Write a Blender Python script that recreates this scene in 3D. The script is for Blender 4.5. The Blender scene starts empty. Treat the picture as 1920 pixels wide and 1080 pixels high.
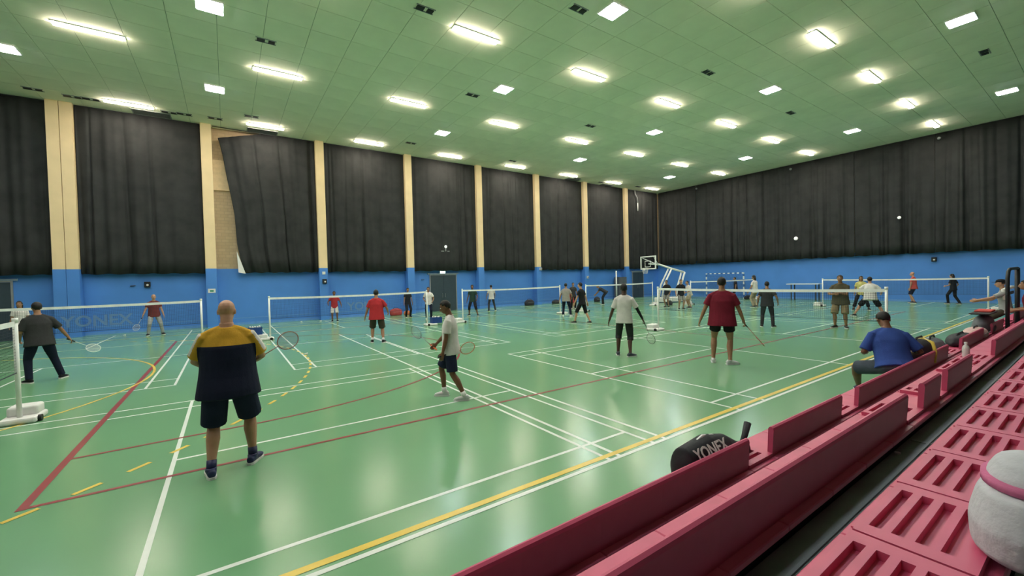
import bpy, bmesh, math, random
from mathutils import Vector, Matrix, noise
random.seed(7)
SC = bpy.context.scene
COL = SC.collection
V = Vector
R = math.radians

# ------------------------------------------------------------------ camera, world, exposure
cd = bpy.data.cameras.new('camera'); cam = bpy.data.objects.new('camera', cd); COL.objects.link(cam)
FPX, YAW, PIT, ROL = 779.195, 0.970174, -0.0212612, -0.0249086
fw = V((math.cos(YAW)*math.cos(PIT), math.sin(YAW)*math.cos(PIT), math.sin(PIT)))
rt = V((math.sin(YAW), -math.cos(YAW), 0)); up = rt.cross(fw)
rt2 = rt*math.cos(ROL)+up*math.sin(ROL); up2 = -rt*math.sin(ROL)+up*math.cos(ROL)
M = Matrix((rt2, up2, -fw)).transposed().to_4x4(); M.translation = V((0, 0, 2.0))
cam.matrix_world = M
cd.sensor_width = 36; cd.lens = FPX/1920*36; cd.clip_start = .05; cd.clip_end = 200
SC.camera = cam
W = bpy.data.worlds.new('world'); SC.world = W; W.use_nodes = True
W.node_tree.nodes['Background'].inputs[0].default_value = (.5, .55, .6, 1)
W.node_tree.nodes['Background'].inputs[1].default_value = .02
SC.view_settings.view_transform = 'Standard'; SC.view_settings.look = 'None'
SC.view_settings.gamma = 1; SC.view_settings.exposure = 0.76
SC.view_settings.use_curve_mapping = False
WARM, COOL = 62.0, 62.0          # radiance of the ceiling lamps

# ------------------------------------------------------------------ materials
MATS = {}
def mat(name, col, rough=.6, var=.08, scale=6, bump=0, bscale=40, spec=.4, metal=0, emit=0, ecol=None, coat=0):
    if name in MATS: return MATS[name]
    m = bpy.data.materials.new(name); m.use_nodes = True; nt = m.node_tree; b = nt.nodes['Principled BSDF']
    b.inputs['Roughness'].default_value = rough; b.inputs['Metallic'].default_value = metal
    b.inputs['Specular IOR Level'].default_value = spec
    if coat: b.inputs['Coat Weight'].default_value = coat
    tc = nt.nodes.new('ShaderNodeTexCoord')
    n = nt.nodes.new('ShaderNodeTexNoise'); n.inputs['Scale'].default_value = scale; n.inputs['Detail'].default_value = 3
    nt.links.new(tc.outputs['Object'], n.inputs['Vector'])
    r = nt.nodes.new('ShaderNodeValToRGB')
    r.color_ramp.elements[0].position = .3; r.color_ramp.elements[1].position = .7
    r.color_ramp.elements[0].color = [c*(1-var) for c in col]+[1]; r.color_ramp.elements[1].color = [min(1, c*(1+var)) for c in col]+[1]
    nt.links.new(n.outputs['Fac'], r.inputs['Fac']); nt.links.new(r.outputs['Color'], b.inputs['Base Color'])
    if bump:
        n2 = nt.nodes.new('ShaderNodeTexNoise'); n2.inputs['Scale'].default_value = bscale
        nt.links.new(tc.outputs['Object'], n2.inputs['Vector'])
        bp = nt.nodes.new('ShaderNodeBump'); bp.inputs['Strength'].default_value = bump; bp.inputs['Distance'].default_value = .01
        nt.links.new(n2.outputs['Fac'], bp.inputs['Height']); nt.links.new(bp.outputs['Normal'], b.inputs['Normal'])
    if emit:
        b.inputs['Emission Color'].default_value = (ecol or col)+(1,) if len(ecol or col) == 3 else (ecol or col)
        b.inputs['Emission Strength'].default_value = emit
    MATS[name] = m
    return m
def cloth(name, col): return mat('cloth_'+name, col, .85, .1, 9, .25, 60, .2)

# ------------------------------------------------------------------ mesh helpers
def box(bm, x0, x1, y0, y1, z0, z1, mi=0):
    vs = [bm.verts.new((x, y, z)) for x in (x0, x1) for y in (y0, y1) for z in (z0, z1)]
    for q in ((0, 1, 3, 2), (4, 6, 7, 5), (0, 4, 5, 1), (2, 3, 7, 6), (0, 2, 6, 4), (1, 5, 7, 3)):
        bm.faces.new([vs[i] for i in q]).material_index = mi
def frame_of(d):
    d = d.normalized(); a = V((0, 0, 1)) if abs(d.z) < .9 else V((0, 1, 0))
    x = a.cross(d).normalized(); return x, d.cross(x)
def loft(bm, rings, seg=16, mi=0):
    """rings: (centre, xaxis, yaxis, rx, ry); closed at both ends"""
    prev = None; first = None
    for c, ax, ay, rx, ry in rings:
        ring = [bm.verts.new(c+ax*(rx*math.cos(2*math.pi*i/seg))+ay*(ry*math.sin(2*math.pi*i/seg))) for i in range(seg)]
        if prev:
            for i in range(seg):
                bm.faces.new((prev[i], prev[(i+1) % seg], ring[(i+1) % seg], ring[i])).material_index = mi
        else: first = ring
        prev = ring
    bm.faces.new(list(reversed(first))).material_index = mi; bm.faces.new(prev).material_index = mi
def tube(bm, pts, rad, seg=8, mi=0):
    """round tube along points; rad a number or a list"""
    pts = [V(p) for p in pts]; rings = []
    for i, p in enumerate(pts):
        d = (pts[min(i+1, len(pts)-1)]-pts[max(i-1, 0)])
        x, y = frame_of(d); r = rad[i] if isinstance(rad, (list, tuple)) else rad
        rings.append((p, x, y, r, r))
    # keep frames from flipping
    for i in range(1, len(rings)):
        c, x, y, rx, ry = rings[i]; px = rings[i-1][1]; d = x.cross(y)
        nx = (px-d*px.dot(d))
        if nx.length > 1e-4:
            nx.normalize(); rings[i] = (c, nx, d.cross(nx), rx, ry)
    loft(bm, rings, seg, mi)
def limb(bm, pts, rad, seg=14):
    """tapered limb with round ends"""
    pts = [V(p) for p in pts]; rad = list(rad)
    d0 = (pts[0]-pts[1]).normalized(); d1 = (pts[-1]-pts[-2]).normalized(); r0, r1 = rad[0], rad[-1]
    P = [pts[0]+d0*r0*.95, pts[0]+d0*r0*.7]+pts+[pts[-1]+d1*r1*.7, pts[-1]+d1*r1*.95]
    Q = [r0*.3, r0*.72]+rad+[r1*.72, r1*.3]
    tube(bm, P, Q, seg)
def ball(bm, c, r, ax=None, seg=14, mi=0):
    """ellipsoid; r = 3 radii; ax = 3 axes"""
    c = V(c); ax = ax or (V((1, 0, 0)), V((0, 1, 0)), V((0, 0, 1))); n = seg//2
    rings = []
    for i in range(n+1):
        t = -math.pi/2+math.pi*(i+.02*(n-2*i)/n)/n
        k = max(math.cos(t), .06)
        rings.append((c+ax[2]*r[2]*math.sin(t), ax[0], ax[1], r[0]*k, r[1]*k))
    loft(bm, rings, seg, mi)
def obj(name, bm, m, parent=None, smooth=False, **props):
    me = bpy.data.meshes.new(name)
    if isinstance(bm, bmesh.types.BMesh): bm.to_mesh(me); bm.free()
    else: me = bm; me.name = name
    for mm in (m if isinstance(m, (list, tuple)) else [m]): me.materials.append(mm)
    if smooth:
        for p in me.polygons: p.use_smooth = True
    o = bpy.data.objects.new(name, me); COL.objects.link(o)
    if parent: o.parent = parent
    for k, v in props.items(): o[k] = v
    return o
def tag(o, label, cat, group=None):
    o['label'] = label; o['category'] = cat
    if group: o['group'] = group
    return o
def thing(name, label, cat, loc=(0, 0, 0), rz=0, group=None):
    o = bpy.data.objects.new(name, None); COL.objects.link(o); o.empty_display_size = .1
    o.location = loc; o.rotation_euler = (0, 0, rz)
    return tag(o, label, cat, group)
def dup(root, loc, rz, label, group=None):
    r = root.copy(); COL.objects.link(r); r.location = loc; r.rotation_euler = (0, 0, rz); r['label'] = label
    if group: r['group'] = group
    for ch in list(root.children):
        c = ch.copy(); COL.objects.link(c); c.parent = r
        for g in ch.children:
            d = g.copy(); COL.objects.link(d); d.parent = c
    return r
def B(): return bmesh.new()
def boxes(*bs):
    bm = B()
    for b in bs: box(bm, *b)
    return bm
def bevel(bm, w, seg=2):
    bmesh.ops.recalc_face_normals(bm, faces=bm.faces)
    bmesh.ops.bevel(bm, geom=list(bm.edges), offset=w, segments=seg, affect='EDGES', profile=.5, clamp_overlap=True); return bm
def remesh(bm, vox, smooth=2):
    """union everything in bm into one continuous skin"""
    bmesh.ops.recalc_face_normals(bm, faces=bm.faces)
    me = bpy.data.meshes.new('tmp'); bm.to_mesh(me); bm.free()
    o = bpy.data.objects.new('tmp', me); COL.objects.link(o)
    md = o.modifiers.new('r', 'REMESH'); md.mode = 'VOXEL'; md.voxel_size = vox; md.adaptivity = 0
    dg = bpy.context.evaluated_depsgraph_get(); ev = o.evaluated_get(dg)
    b2 = B(); b2.from_mesh(ev.to_mesh()); ev.to_mesh_clear()
    bpy.data.objects.remove(o); bpy.data.meshes.remove(me)
    for _ in range(smooth): bmesh.ops.smooth_vert(b2, verts=b2.verts, factor=.5, use_axis_x=True, use_axis_y=True, use_axis_z=True)
    return b2
def join(*bms):
    out = bms[0]
    for b in bms[1:]:
        me = bpy.data.meshes.new('t'); b.to_mesh(me); b.free(); out.from_mesh(me); bpy.data.meshes.remove(me)
    return out
ORD = ['first', 'second', 'third', 'fourth', 'fifth', 'sixth', 'seventh', 'eighth', 'ninth', 'tenth']

# ------------------------------------------------------------------ dimensions of the hall
X0, X1, Y0, Y1, H = -12.0, 34.8, -5.0, 25.5, 9.9
BLUE = 2.88

m_floor = mat('green_sports_vinyl', (.155, .345, .18), .21, .05, .5, 0, 3, .42)
m_white = mat('white_paint_line', (.72, .78, .72), .3, .05, 3)
m_yel = mat('yellow_paint_line', (.75, .55, .08), .3, .08, 3)
m_red = mat('red_paint_line', (.28, .045, .05), .3, .08, 3)
m_ceil = mat('ceiling_panel', (.80, .79, .65), .75, .05, 1.2)
m_ceilback = mat('ceiling_joint', (.22, .27, .2), .9, .03)
m_blue = mat('blue_wall_paint', (.07, .23, .64), .5, .06, .8)
m_cream = mat('cream_paint', (.80, .61, .36), .6, .05, 1.5)
m_curt = mat('black_curtain_cloth', (.028, .029, .030), .8, .25, 1.5, .2, 25, .25)
m_dark = mat('dark_metal', (.03, .035, .04), .5, .1)
m_black = mat('black_plastic', (.012, .012, .014), .5, .1)
m_wpl = mat('white_plastic', (.75, .74, .72), .45, .05)
m_wmet = mat('white_painted_metal', (.82, .83, .8), .35, .04)
m_grey = mat('grey_metal', (.25, .26, .27), .45, .06)
m_seat = mat('maroon_pink_plastic', (.56, .085, .17), .42, .07, 5)
m_seatd = mat('maroon_seat_pan', (.14, .02, .035), .6, .08, 5)
m_foot = mat('grey_footboard', (.26, .26, .27), .75, .15, 4)

m_dim = mat('dark_grey_wall', (.10, .10, .105), .8)
def brick_mat():
    m = bpy.data.materials.new('tan_brick'); m.use_nodes = True; nt = m.node_tree; b = nt.nodes['Principled BSDF']
    tc = nt.nodes.new('ShaderNodeTexCoord'); mp = nt.nodes.new('ShaderNodeMapping'); mp.inputs['Rotation'].default_value = (R(90), 0, 0)
    t = nt.nodes.new('ShaderNodeTexBrick'); t.inputs['Scale'].default_value = 1.6
    t.inputs['Color1'].default_value = (.45, .33, .2, 1); t.inputs['Color2'].default_value = (.5, .37, .23, 1); t.inputs['Mortar'].default_value = (.4, .3, .19, 1)
    nt.links.new(tc.outputs['Object'], mp.inputs[0]); nt.links.new(mp.outputs[0], t.inputs['Vector']); nt.links.new(t.outputs['Color'], b.inputs['Base Color'])
    b.inputs['Roughness'].default_value = .8
    return m
m_tan = brick_mat()

def struct(name, bm, m, parent=None):
    o = obj(name, bm, m, parent)
    if not parent: o['kind'] = 'structure'
    return o
# ------------------------------------------------------------------ room shell
floor = struct('floor', boxes((X0, X1, Y0, Y1, -.1, 0)), m_floor)
wl = struct('wall_left', boxes((X0, X1+.3, Y1, Y1+.3, 0, H)), m_tan)
obj('painted_dado', boxes((X0, X1, Y1-.025, Y1, 0, BLUE)), m_blue, wl)
struct('trim_1', boxes((-.4, 4.22, Y1-.1, Y1, 6.8, 8.3)), mat('tan_concrete_beam', (.62, .47, .29), .8))
wf = struct('wall_far', boxes((X1, X1+.3, Y0, Y1, 0, H)), m_tan)
obj('painted_dado', boxes((X1-.02, X1, Y0, Y1, 0, 3.2)), m_blue, wf)
struct('wall_right', boxes((X0, X1+.3, Y0-.3, Y0, 0, H)), m_dim)
struct('wall_back', boxes((X0-.3, X0, Y0-.3, Y1+.3, 0, H)), m_dim)
m_base = mat('pale_blue_skirting', (.12, .29, .64), .4)
struct('baseboard_left', boxes((X0, X1, Y1-.045, Y1-.025, 0, .12), (X0, X1, Y1-.034, Y1-.025, .33, .37)), m_base)
struct('baseboard_far', boxes((X1-.04, X1-.02, Y0, Y1, 0, .12)), m_base)

# ceiling: real panels with recessed joints
ceil = struct('ceiling', boxes((X0, X1+.3, Y0, Y1+.3, H+.015, H+.2)), m_ceilback)
PW = 1.2
cells = []
for i in range(int((X1-X0)/PW)+1):
    for j in range(int((Y1-Y0)/PW)+1):
        x = X0+i*PW; y = Y0+j*PW
        c = V((min(x+PW, X1)+x, min(y+PW, Y1)+y, 0))/2; d = V((c.x, c.y, H-2))
        z = d.dot(fw)
        sx = d.dot(rt2)/z*FPX if z > .5 else 9e9; sy = -d.dot(up2)/z*FPX if z > .5 else 9e9
        vis = abs(sx) < 1060 and abs(sy) < 640
        cells.append((0 if vis else 1, d.length, x, y))
cells.sort()
pm = bpy.data.meshes.new('ceiling_panel'); b_ = boxes((.006, PW-.006, .006, PW-.006, H-.004, H+.015)); b_.to_mesh(pm); b_.free(); pm.materials.append(m_ceil)
far = B()
for k, (nv, d, x, y) in enumerate(cells):
    full = x+PW <= X1+.01 and y+PW <= Y1+.01
    if k < 290 and full:
        o = bpy.data.objects.new('ceiling_panel', pm); COL.objects.link(o); o.location = (x, y, 0); o.parent = ceil
    elif min(x+PW, X1)-x > .05 and min(y+PW, Y1)-y > .05:
        box(far, x+.006, min(x+PW, X1)-.006, y+.006, min(y+PW, Y1)-.006, H-.004, H+.015)
obj('ceiling_panel_field', far, m_ceil, ceil, kind='stuff')

# pillars on the left wall
def pillar(x0, x1):
    o = bpy.data.objects.new('pillar', None); COL.objects.link(o); o['kind'] = 'structure'; o.location = ((x0+x1)/2, 25.2, 0)
    w = (x1-x0)/2
    bm = B(); box(bm, -w, w, -.25, .3, BLUE, H-.003)
    obj('cream_shaft', bm, m_cream, o)
    obj('blue_base', boxes((-w-.004, w+.004, -.254, .3, 0, BLUE)), m_blue, o)
    return o
PX = [(-5.94, -5.56), (-5.54, -5.16)]+[(-.40+5.06*k-.43, -.40+5.06*k) for k in range(7)]
for a, b in PX: pillar(a, b)
pillar(-11.4, -10.9)

# ------------------------------------------------------------------ floor lines (flat paint on the floor)
def seg_line(pts, w, m, z=.002):
    bm = B()
    for (xa, ya), (xb, yb) in zip(pts[:-1], pts[1:]):
        a = V((xa, ya, z)); b = V((xb, yb, z)); d = (b-a); n = V((-d.y, d.x, 0)).normalized()*w/2; e = d.normalized()*w/2 if len(pts) == 2 else V()
        bm.faces.new([bm.verts.new(p) for p in (a-e-n, b+e-n, b+e+n, a-e+n)])
    return obj('court_line', bm, m, floor)
def rect_court(cx, cy, along, skip=()):
    """badminton court, net line at (cx,cy); along = 'x' or 'y' is the long direction"""
    def P(l, t): return (cx+l, cy+t) if along == 'x' else (cx+t, cy+l)
    for t in (-3.05, -2.59, 2.59, 3.05): seg_line([P(-6.7, t), P(6.7, t)], .045, m_white)
    for l in (-6.7, -5.94, -1.98, 1.98, 5.94, 6.7):
        if l not in skip: seg_line([P(l, -3.05), P(l, 3.05)], .045, m_white, .0021)
    for s in (-1, 1): seg_line([P(s*1.98, 0), P(s*6.7, 0)], .045, m_white, .0022)
YB = 6.17
for cx in (-2.55, 12.85, 28.2): rect_court(cx, YB, 'x')
for cx in (-4.0, 4.3, 12.3, 20.4, 28.4): rect_court(cx, 17.62, 'y')
seg_line([(3.55, 3.12), (3.55, 17.2)], .05, m_white, .0023); seg_line([(4.37, 3.12), (4.37, 16.4)], .05, m_white, .0023)
seg_line([(X0, 3.22), (34, 3.22)], .07, m_yel, .003); seg_line([(X0, 22.3), (34, 22.3)], .06, m_yel, .003)
seg_line([(X0, 3.12), (34, 3.12)], .05, m_white, .0026)
seg_line([(-1.62, 5.68), (26.4, 5.68)], .055, m_red, .003); seg_line([(-1.62, 19.8), (26.4, 19.8)], .055, m_red, .003); seg_line([(-1.62, 5.68), (-1.62, 19.8)], .075, m_red, .0031)
seg_line([(26.4, 5.68), (26.4, 19.8)], .05, m_red, .0031)
arc = [(-1.6, 7.0), (-.3, 7.05)]+[(-.05+5.85*math.cos(R(a)), 12.75+5.7*math.sin(R(a))) for a in range(-86, 87, 4)]+[(-.3, 18.45), (-1.6, 18.5)]
seg_line(arc, .05, m_red, .0032)
arc = [(-7.4+5.9*math.cos(R(a)), 12.75+5.9*math.sin(R(a))) for a in range(-90, 91, 4)]
seg_line(arc, .05, m_yel, .0033)
for a in range(-60, 62, 3):
    p = [(-7.5+9.25*math.cos(R(a+k)), 12.75+9.4*math.sin(R(a+k))) for k in (0, .75, 1.5)]
    seg_line(p, .055, m_yel, .0034)
seg_line([(13.0, 5.68), (13.0, 19.8)], .05, m_red, .0031)

# ------------------------------------------------------------------ curtains
def curtain(x0, x1, z0, z1, seed, left=None, top=None, amp=.06, folds=0):
    rnd = random.Random(seed); nx = max(8, int((x1-x0)/.033)); nz = 10
    ph = [rnd.uniform(0, 7) for _ in range(6)]; fr = [rnd.uniform(6, 9), rnd.uniform(11, 16), rnd.uniform(2, 3.5), rnd.uniform(18, 24)]
    vs = sorted(rnd.uniform(x0+.1, x1-.1) for _ in range(folds)); vw = [(rnd.uniform(.04, .08), rnd.uniform(.08, .17), rnd.uniform(-.12, .12)) for _ in vs]
    bm = B(); g = {}
    for side in (0, 1):
        for j in range(nz+1):
            v = j/nz; z = z0+(z1-z0)*v
            for i in range(nx+1):
                u = i/nx; xl = left(z) if left else x0
                x = xl+(x1-xl)*u; s = x1-(x1-x0)*(1-u)
                env = .5+.5*math.sin(fr[2]*s*.6+ph[4]); a = amp*(1-.55*v)*(.35+.65*env)
                y = a*(math.sin(fr[0]*s+ph[0]+.5*math.sin(v*3+ph[3]))+.5*math.sin(fr[1]*s+ph[1]+v*.8)+.25*math.sin(fr[3]*s+ph[2]))
                for xv, (wv, dv, sv) in zip(vs, vw): y += dv*(1-.75*v)*math.exp(-((s-xv-sv*v)/wv)**2)
                zz = z+(.02*math.sin(fr[0]*s) if j == 0 else 0)
                if top and j == nz: zz = z+top(u)
                if top and j == nz-1: zz = z+top(u)*.35
                g[side, i, j] = bm.verts.new((x, y+side*.018, zz))
    for j in range(nz):
        for i in range(nx):
            bm.faces.new((g[0, i, j], g[0, i+1, j], g[0, i+1, j+1], g[0, i, j+1]))
            bm.faces.new((g[1, i, j], g[1, i, j+1], g[1, i+1, j+1], g[1, i+1, j]))
    for j in range(nz):
        for i in (0, nx): bm.faces.new((g[0, i, j], g[0, i, j+1], g[1, i, j+1], g[1, i, j]))
    for i in range(nx):
        for j in (0, nz): bm.faces.new((g[0, i, j], g[1, i, j], g[1, i+1, j], g[0, i+1, j]))
    bmesh.ops.recalc_face_normals(bm, faces=bm.faces)
    return bm
bays = [(-10.86, -5.96, 'black curtain hanging left of the double cream pillar'), (-5.14, -.85, 'black curtain between the double cream pillar and the next one')]
names = ['second', 'third', 'fourth', 'fifth', 'sixth', 'seventh']
def xl3(z):
    P = [(2.6, .78), (3.8, .5), (5.7, .42), (7.57, .14), (9.9, -.15)]
    for (a, xa), (b, xb) in zip(P[:-1], P[1:]):
        if z <= b: return xa+(xb-xa)*max(0, (z-a))/(b-a)
    return -.15
for k in range(7):
    a = PX[2+k][1]+.02; b = PX[3+k][0]-.02 if k < 6 else X1-.42
    if k == 0: lab = 'black curtain pulled aside at its left edge, baring tan wall beside the pillar'
    elif k == 6: lab = 'black curtain between the last cream pillar and the far corner'
    else: lab = 'black curtain between the %s and %s cream pillars from the left' % (ORD[k+1], ORD[k+2])
    bays.append((a, b, lab))
for i, (a, b, lab) in enumerate(bays):
    special = 'pulled' in lab
    bm = curtain(a, b, 2.66, H-.02, 20+i, folds=4, amp=.055, left=xl3 if special else None, top=(lambda u: -.55*max(0, 1-u*2.2)) if special else None)
    o = obj('curtain', bm, m_curt, smooth=True); o.location = (0, Y1-.34, 0); tag(o, lab, 'curtain', 'curtains along the pillared wall')
    if special:
        bm = B(); p = [(.46, -.06, 3.75), (.80, -.06, 2.62), (.50, -.06, 2.68)]
        f = [bm.verts.new(q) for q in p]; g = [bm.verts.new((q[0], -.03, q[2])) for q in p]
        bm.faces.new(f); bm.faces.new(g[::-1])
        for k in range(3): bm.faces.new((f[k], g[k], g[(k+1) % 3], f[(k+1) % 3]))
        obj('lining', bm, m_wpl, o, label='white lining turned out at the curtain corner')
    obj('curtain_rail', boxes((a+.02, b-.02, -.02, .03, H-.045, H-.02)), m_dark, o)
yy = [25.06, 21.2, 17.4, 13.7, 9.9, 6.1, 2.4, -1.4, -4.9]
for i in range(8):
    w = yy[i]-yy[i+1]
    bm = curtain(0, w-.01, 2.95, H-.02, 60+i*3, amp=.06, folds=9)
    o = obj('curtain', bm, m_curt, smooth=True); o.location = (X1-.34, yy[i], 0); o.rotation_euler = (0, 0, -math.pi/2)
    tag(o, 'black pleated curtain on the far wall, %s from the corner' % ORD[i], 'curtain', 'curtains on the far wall')
    obj('curtain_rail', boxes((.02, w-.02, -.02, .03, H-.045, H-.02)), m_dark, o)

# ------------------------------------------------------------------ ceiling lamps (the hall's only light)
m_warm = mat('warm_lamp_diffuser', (1, .93, .8), .4, 0, emit=WARM, ecol=(1, .89, .72))
m_cool = mat('cool_lamp_diffuser', (.95, .97, 1), .4, 0, emit=COOL, ecol=(.84, .93, 1))
def lamp_linear():
    t = thing('strip_light', '', 'ceiling light')
    obj('housing', bevel(boxes((-.82, .82, -.13, .13, -.03, 0)), .008, 1), m_wmet, t)
    obj('diffuser', bevel(boxes((-.79, .79, -.095, .095, -.068, -.03)), .02, 2), m_warm, t)
    return t
def lamp_square():
    t = thing('panel_light', '', 'ceiling light')
    obj('frame', boxes((-.33, .33, -.33, -.3, -.05, 0), (-.33, .33, .3, .33, -.05, 0), (-.33, -.3, -.3, .3, -.05, 0), (.3, .33, -.3, .3, -.05, 0)), m_wmet, t)
    obj('diffuser', bevel(boxes((-.3, .3, -.3, .3, -.06, -.005)), .012, 1), m_cool, t)
    return t
L0, S0 = lamp_linear(), lamp_square(); ul = us = False
rows = [(5.72, 'nearest the benches'), (11.7, 'second from the benches'), (17.72, 'third from the benches'), (23.92, 'beside the pillars')]
for ry, rn in rows:
    xs = [-3.2+5.03*k for k in range(8)]
    vis = [x for x in xs if not (ry < 6 and x < 16) and not (ry > 6 and ry < 12 and x < 6) and x < 34]
    for i, x in enumerate(vis):
        lab = 'long warm strip light, %s from left in the row %s' % (ORD[i], rn)
        if not ul: L0.location = (x, ry, H-.004); L0['label'] = lab; L0['group'] = 'strip lights'; ul = True
        else: dup(L0, (x, ry, H-.004), 0, lab, 'strip lights')
for k_, (x, y) in enumerate([(1.83, 5.72), (6.86, 5.72), (11.9, 5.72), (-3.2, 5.72), (1.83, 11.7), (-3.2, 11.7), (-8.2, 17.72), (-8.2, 11.7), (-8.2, 5.72)]):
    dup(L0, (x, y, H-.004), 0, 'strip light outside the photo above or left of the frame, %s one' % ORD[k_], 'strip lights outside the picture')
sq = [(20.35, [-5.7, -.15, 9.7, 19.7, 29.5], 'row nearest the pillars'), (14.42, [-.15, 9.7, 19.6, 29.45], 'row second from the pillars'), (8.5, [9.7, 19.55, 29.3], 'row third from the pillars'), (2.85, [19.5, 29.1], 'row nearest the benches')]
for y, xs, rn in sq:
    for i, x in enumerate(xs):
        lab = 'square cool panel light, %s from left in the %s' % (ORD[i], rn)
        if not us: S0.location = (x, y, H-.004); S0['label'] = lab; S0['group'] = 'panel lights'; us = True
        else: dup(S0, (x, y, H-.004), 0, lab, 'panel lights')
for k_, (x, y) in enumerate([(-.2, 8.5), (9.7, 2.85), (-.2, 2.85), (-9.8, 14.4), (-9.8, 2.85)]):
    dup(S0, (x, y, H-.004), 0, 'panel light outside the photo above or left of the frame, %s one' % ORD[k_], 'panel lights outside the picture')
# ------------------------------------------------------------------ small ceiling vents, grilles
def vent(k=1.0):
    t = thing('ceiling_vent', '', 'vent')
    obj('opening', boxes((-.26, -.04, -.1, .1, -.03, .0)), m_black, t)
    obj('opening', boxes((.06, .24, -.08, .09, -.03, .0)), m_black, t)
    obj('rim', boxes((-.3, .28, -.13, -.1, -.02, 0), (-.3, .28, .1, .13, -.02, 0)), m_grey, t)
    return t
V0 = vent(); first = True
vents = [(1.3, 15.6, 'left of the middle'), (8.9, 15.6, 'over the middle courts'), (15.9, 15.6, 'over the middle courts'), (8.8, 9.0, 'near the top of the photo'), (15.8, 9.1, 'in front'), (23.3, 9.2, 'towards the far curtains'), (1.2, 22.9, 'close to the pillars'), (8.9, 22.8, 'close to the pillars'), (16.0, 22.9, 'close to the pillars'), (23.2, 2.8, 'above the benches'), (-6.0, 24.0, 'beside the double pillar, leftmost'), (-4.95, 24.15, 'right of the double pillar'), (-4.4, 24.1, 'touching the first strip light'), (-1.9, 24.2, 'right of the first strip light'), (-1.35, 24.1, 'beside the second pillar'), (-.2, 24.0, 'above the second pillar'), (23.3, 24.4, 'above the sixth pillar'), (26.0, 24.4, 'above the seventh pillar'), (30.2, 24.0, 'above the last pillar'), (5.0, 11.4, 'faint, near the top edge')]
for i, (x, y, w) in enumerate(vents):
    lab = 'small dark twin ceiling vent %s, %s one counted from the left wall' % (w, ORD[i % 10])
    lab = 'small dark ceiling vent %s' % w if [v[2] for v in vents].count(w) == 1 else 'small dark ceiling vent %s, %s of that row from the left' % (w, ORD[[v for v in vents if v[2] == w].index((x, y, w))])
    if first: V0.location = (x, y, H-.004); V0['label'] = lab; V0['group'] = 'ceiling vents'; first = False
    else: dup(V0, (x, y, H-.004), 0, lab, 'ceiling vents')
m_grille = mat('grey_grille', (.12, .12, .13), .6)
for x, y, lab in [(-2.55, 24.75, 'grey air grille in the ceiling above the second curtain'), (1.75, 24.85, 'grey square air grille in the ceiling above the pulled-aside curtain'), (23.2, 24.9, 'grey air grille in the ceiling by the sixth pillar'), (27.2, 25.0, 'grey air grille in the ceiling by the seventh pillar')]:
    t = thing('air_grille', lab, 'vent', (x, y, H-.004), 0, 'square air grilles')
    obj('frame', boxes((-.68, .68, -.34, -.3, -.03, 0), (-.68, .68, .3, .34, -.03, 0), (-.68, -.64, -.3, .3, -.03, 0), (.64, .68, -.3, .3, -.03, 0)), m_grey, t)
    for k in range(7): obj('slat', boxes((-.64, .64, -.27+k*.085, -.21+k*.085, -.025, -.008)), m_grille, t)

# ------------------------------------------------------------------ bleachers
def seat_mesh(w, dep):
    bm = B(); box(bm, .0015, w-.0015, 0, dep, -.035, 0); return bevel(bm, .005, 1)
def slab_mesh(w):
    """backrest folded flat on the seat: four long slots"""
    bm = B(); y0, y1 = .035, .33; sx = .075
    box(bm, .006, sx, y0, y1, 0, .03); box(bm, w-sx, w-.006, y0, y1, 0, .03)
    ys = [.078, .138, .198, .258]; last = y0
    for s in ys:
        box(bm, sx, w-sx, last, s-.017, 0, .03); last = s+.017
    box(bm, sx, w-sx, last, y1, 0, .03)
    box(bm, w*.12, w*.20, y0-.022, y0-.012, 0, .006)
    return bm
def up_mesh(w):
    bm = B(); p = [(-.322, 0), (-.335, .22), (-.33, .238), (-.316, .248), (-.302, .244), (-.293, .228), (-.283, 0)]
    f = [bm.verts.new((0, -a, b)) for a, b in p]; g = [bm.verts.new((w, -a, b)) for a, b in p]
    bm.faces.new(f); bm.faces.new(g[::-1]); n = len(p)
    for k in range(n): bm.faces.new((f[k], g[k], g[(k+1) % n], f[(k+1) % n]))
    bmesh.ops.recalc_face_normals(bm, faces=bm.faces)
    return bm
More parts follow.
